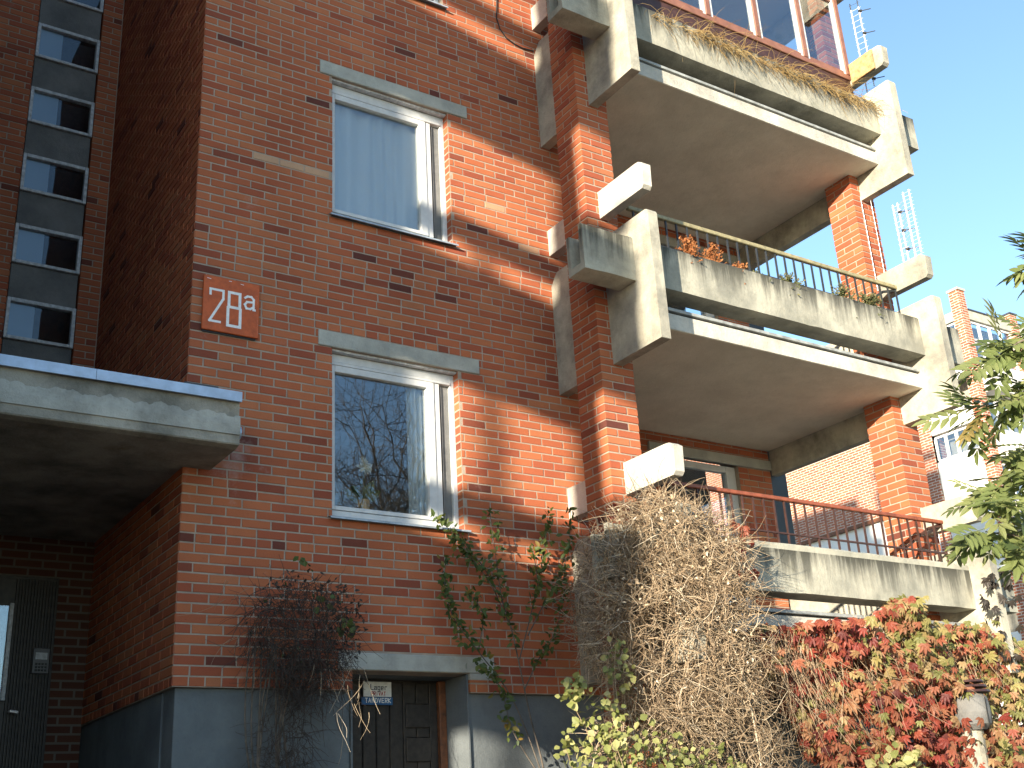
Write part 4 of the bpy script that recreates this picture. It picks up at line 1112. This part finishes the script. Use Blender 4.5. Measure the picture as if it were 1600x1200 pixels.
# ---- leafy tree reaching in from the right
lt_ = thing('rowan_tree', (2.75, -6.0, -2.75), 'green tree with feathery leaflets reaching in at the right edge', 'tree')
trunk = MB().tube(cr([(2.75, -6.0, -2.75), (2.72, -6.0, -1.2), (2.62, -6.02, .0), (2.50, -6.05, 1.2), (2.45, -6.1, 2.2)], 8), .055, .02, 8)
trunk.build('trunk', 'bark', lt_, smooth=True)
limbs = [[(2.66, -6.01, -.5), (2.30, -5.75, -.25), (2.0, -5.6, -.1), (1.80, -5.47, -.04)], [(2.60, -6.02, .1), (2.25, -5.8, .22), (1.98, -5.65, .20), (1.78, -5.50, .10)],
         [(2.58, -6.03, .4), (2.2, -5.85, .52), (1.95, -5.72, .52), (1.74, -5.56, .46)], [(2.54, -6.04, .7), (2.2, -5.9, .80), (1.95, -5.80, .78), (1.78, -5.70, .68)],
         [(2.5, -6.05, 1.1), (2.2, -6.0, 1.15), (1.98, -5.98, 1.12), (1.90, -5.97, 1.06)], [(2.62, -6.02, 0), (2.25, -5.72, -.05), (1.98, -5.55, -.02)], [(2.56, -6.03, .55), (2.2, -5.84, .62), (1.97, -5.77, .62)], [(2.62, -6.0, .15), (2.2, -5.7, .30), (1.95, -5.62, .33)]]
LP = []; LD = []
for k, pts in enumerate(limbs):
    c_ = cr(pts, 8); q = MB(); q.tube(c_, .012, .003, 5); q.build('limb', 'bark', lt_, smooth=True)
    m = len(c_)
    for i in range(int(m*.48), m):
        reps = 2 if k != 4 else (2 if i < m-3 else 1)
        for j in range(reps):
            d = np.array([-.5, .25, -.35]) + NPR.normal(0, .55, 3); LP.append(c_[i]+NPR.normal(0, .012, 3)); LD.append(d)
LP = np.array(LP); LD = np.array(LD); n = len(LP)
leaves(lt_, 'pinnate', LP, LD, unit(n, (-.35, -.35, .8), .30), NPR.uniform(.15, .24, n), np.clip(NPR.normal(.5, .22, n), 0, 1), 'leaf_tree', min(n, 260))

LP = []; LD = []
for k in range(14):                                             # the rest of the crown, on the far side of the trunk
    z = -.4 + k*.22; b0 = (2.66-.07*max(z, 0)*1.2, -6.03, z); an = NPR.uniform(-1.9, .05); L = NPR.uniform(.5, .85)*(1.1-.18*max(z, 0))
    pts = [b0, (b0[0]+.5*L*math.cos(an), b0[1]+.5*L*math.sin(an), z+.14), (b0[0]+L*math.cos(an), b0[1]+L*math.sin(an), z+.12)]
    c_ = cr(pts, 8); MB().tube(c_, .011, .003, 5).build('limb', 'bark', lt_, smooth=True)
    for i in range(5, len(c_)):
        for j in range(2): LP.append(c_[i]); LD.append(np.array([math.cos(an), math.sin(an), -.4])*.6+NPR.normal(0, .55, 3))
LP = np.array(LP); LD = np.array(LD); n = len(LP)
leaves(lt_, 'pinnate', LP, LD, unit(n, (-.35, -.35, .8), .30), NPR.uniform(.15, .24, n), np.clip(NPR.normal(.5, .22, n), 0, 1), 'leaf_tree', 0)

# ---- bare trees across the street: seen as reflections in the lower window, and one that dapples the balconies
def bare_tree(name, loc, h, seed, label, sub=4, spread=.75, r0=.16):
    t = thing(name, loc, label, 'tree', 'bare trees across the street'); r = np.random.default_rng(seed)
    segs = [[] for _ in range(6)]; tr = []
    def grow(p, d, L, rad, lev):
        n = 5; pts = [p]
        for i in range(n):
            d = d + r.normal(0, .10 if lev == 0 else .22, 3) + np.array([0, 0, .05]); d = d/np.linalg.norm(d); pts.append(pts[-1]+d*L/n)
        (tr if lev == 0 else segs[lev]).append((np.array(pts), rad))
        if lev >= sub: return
        k = [9, 8, 7, 5, 0][lev]
        for j in range(k):
            i = r.integers(2 if lev else 2, n+1); dd = d + r.normal(0, spread, 3); dd /= np.linalg.norm(dd)
            if dd[2] < -.2: dd[2] *= -.3
            grow(pts[i], dd, L*r.uniform(.5, .72), rad*.42, lev+1)
    grow(np.array(loc, float), np.array([0, 0, 1.]), h*.42, r0, 0)
    q = MB(); q.tube(tr[0][0], r0, r0*.6, 9); q.build('trunk', 'bark', t, smooth=True)
    for lev in range(1, 6):
        if not segs[lev]: continue
        P = np.array([s_[0] for s_ in segs[lev]]); rr = np.array([max(.006, s_[1]) for s_ in segs[lev]])
        strand_obj('limbs' if lev < 3 else 'crown', 'bark', t, P, rr, rr*.6, np.zeros(len(P)), True)
bare_tree('bare_tree', (9.6, -16.5, -2.75), 15.5, 3, 'bare tree mirrored at the left of the lower window', 4, .85, .17)
bare_tree('bare_tree', (12.2, -18, -2.75), 17.0, 5, 'bare tree mirrored in the middle of the lower window', 4, .85, .17)
bare_tree('bare_tree', (11.5, -21, -2.75), 16, 6, 'tall bare tree mirrored at the right of the lower window', 4, .85, .2)
bare_tree('bare_tree', (-20.0, -17.6, -2.75), 11.5, 8, 'bare tree behind the camera whose branches dapple the lower balconies', 3, .7, .14)
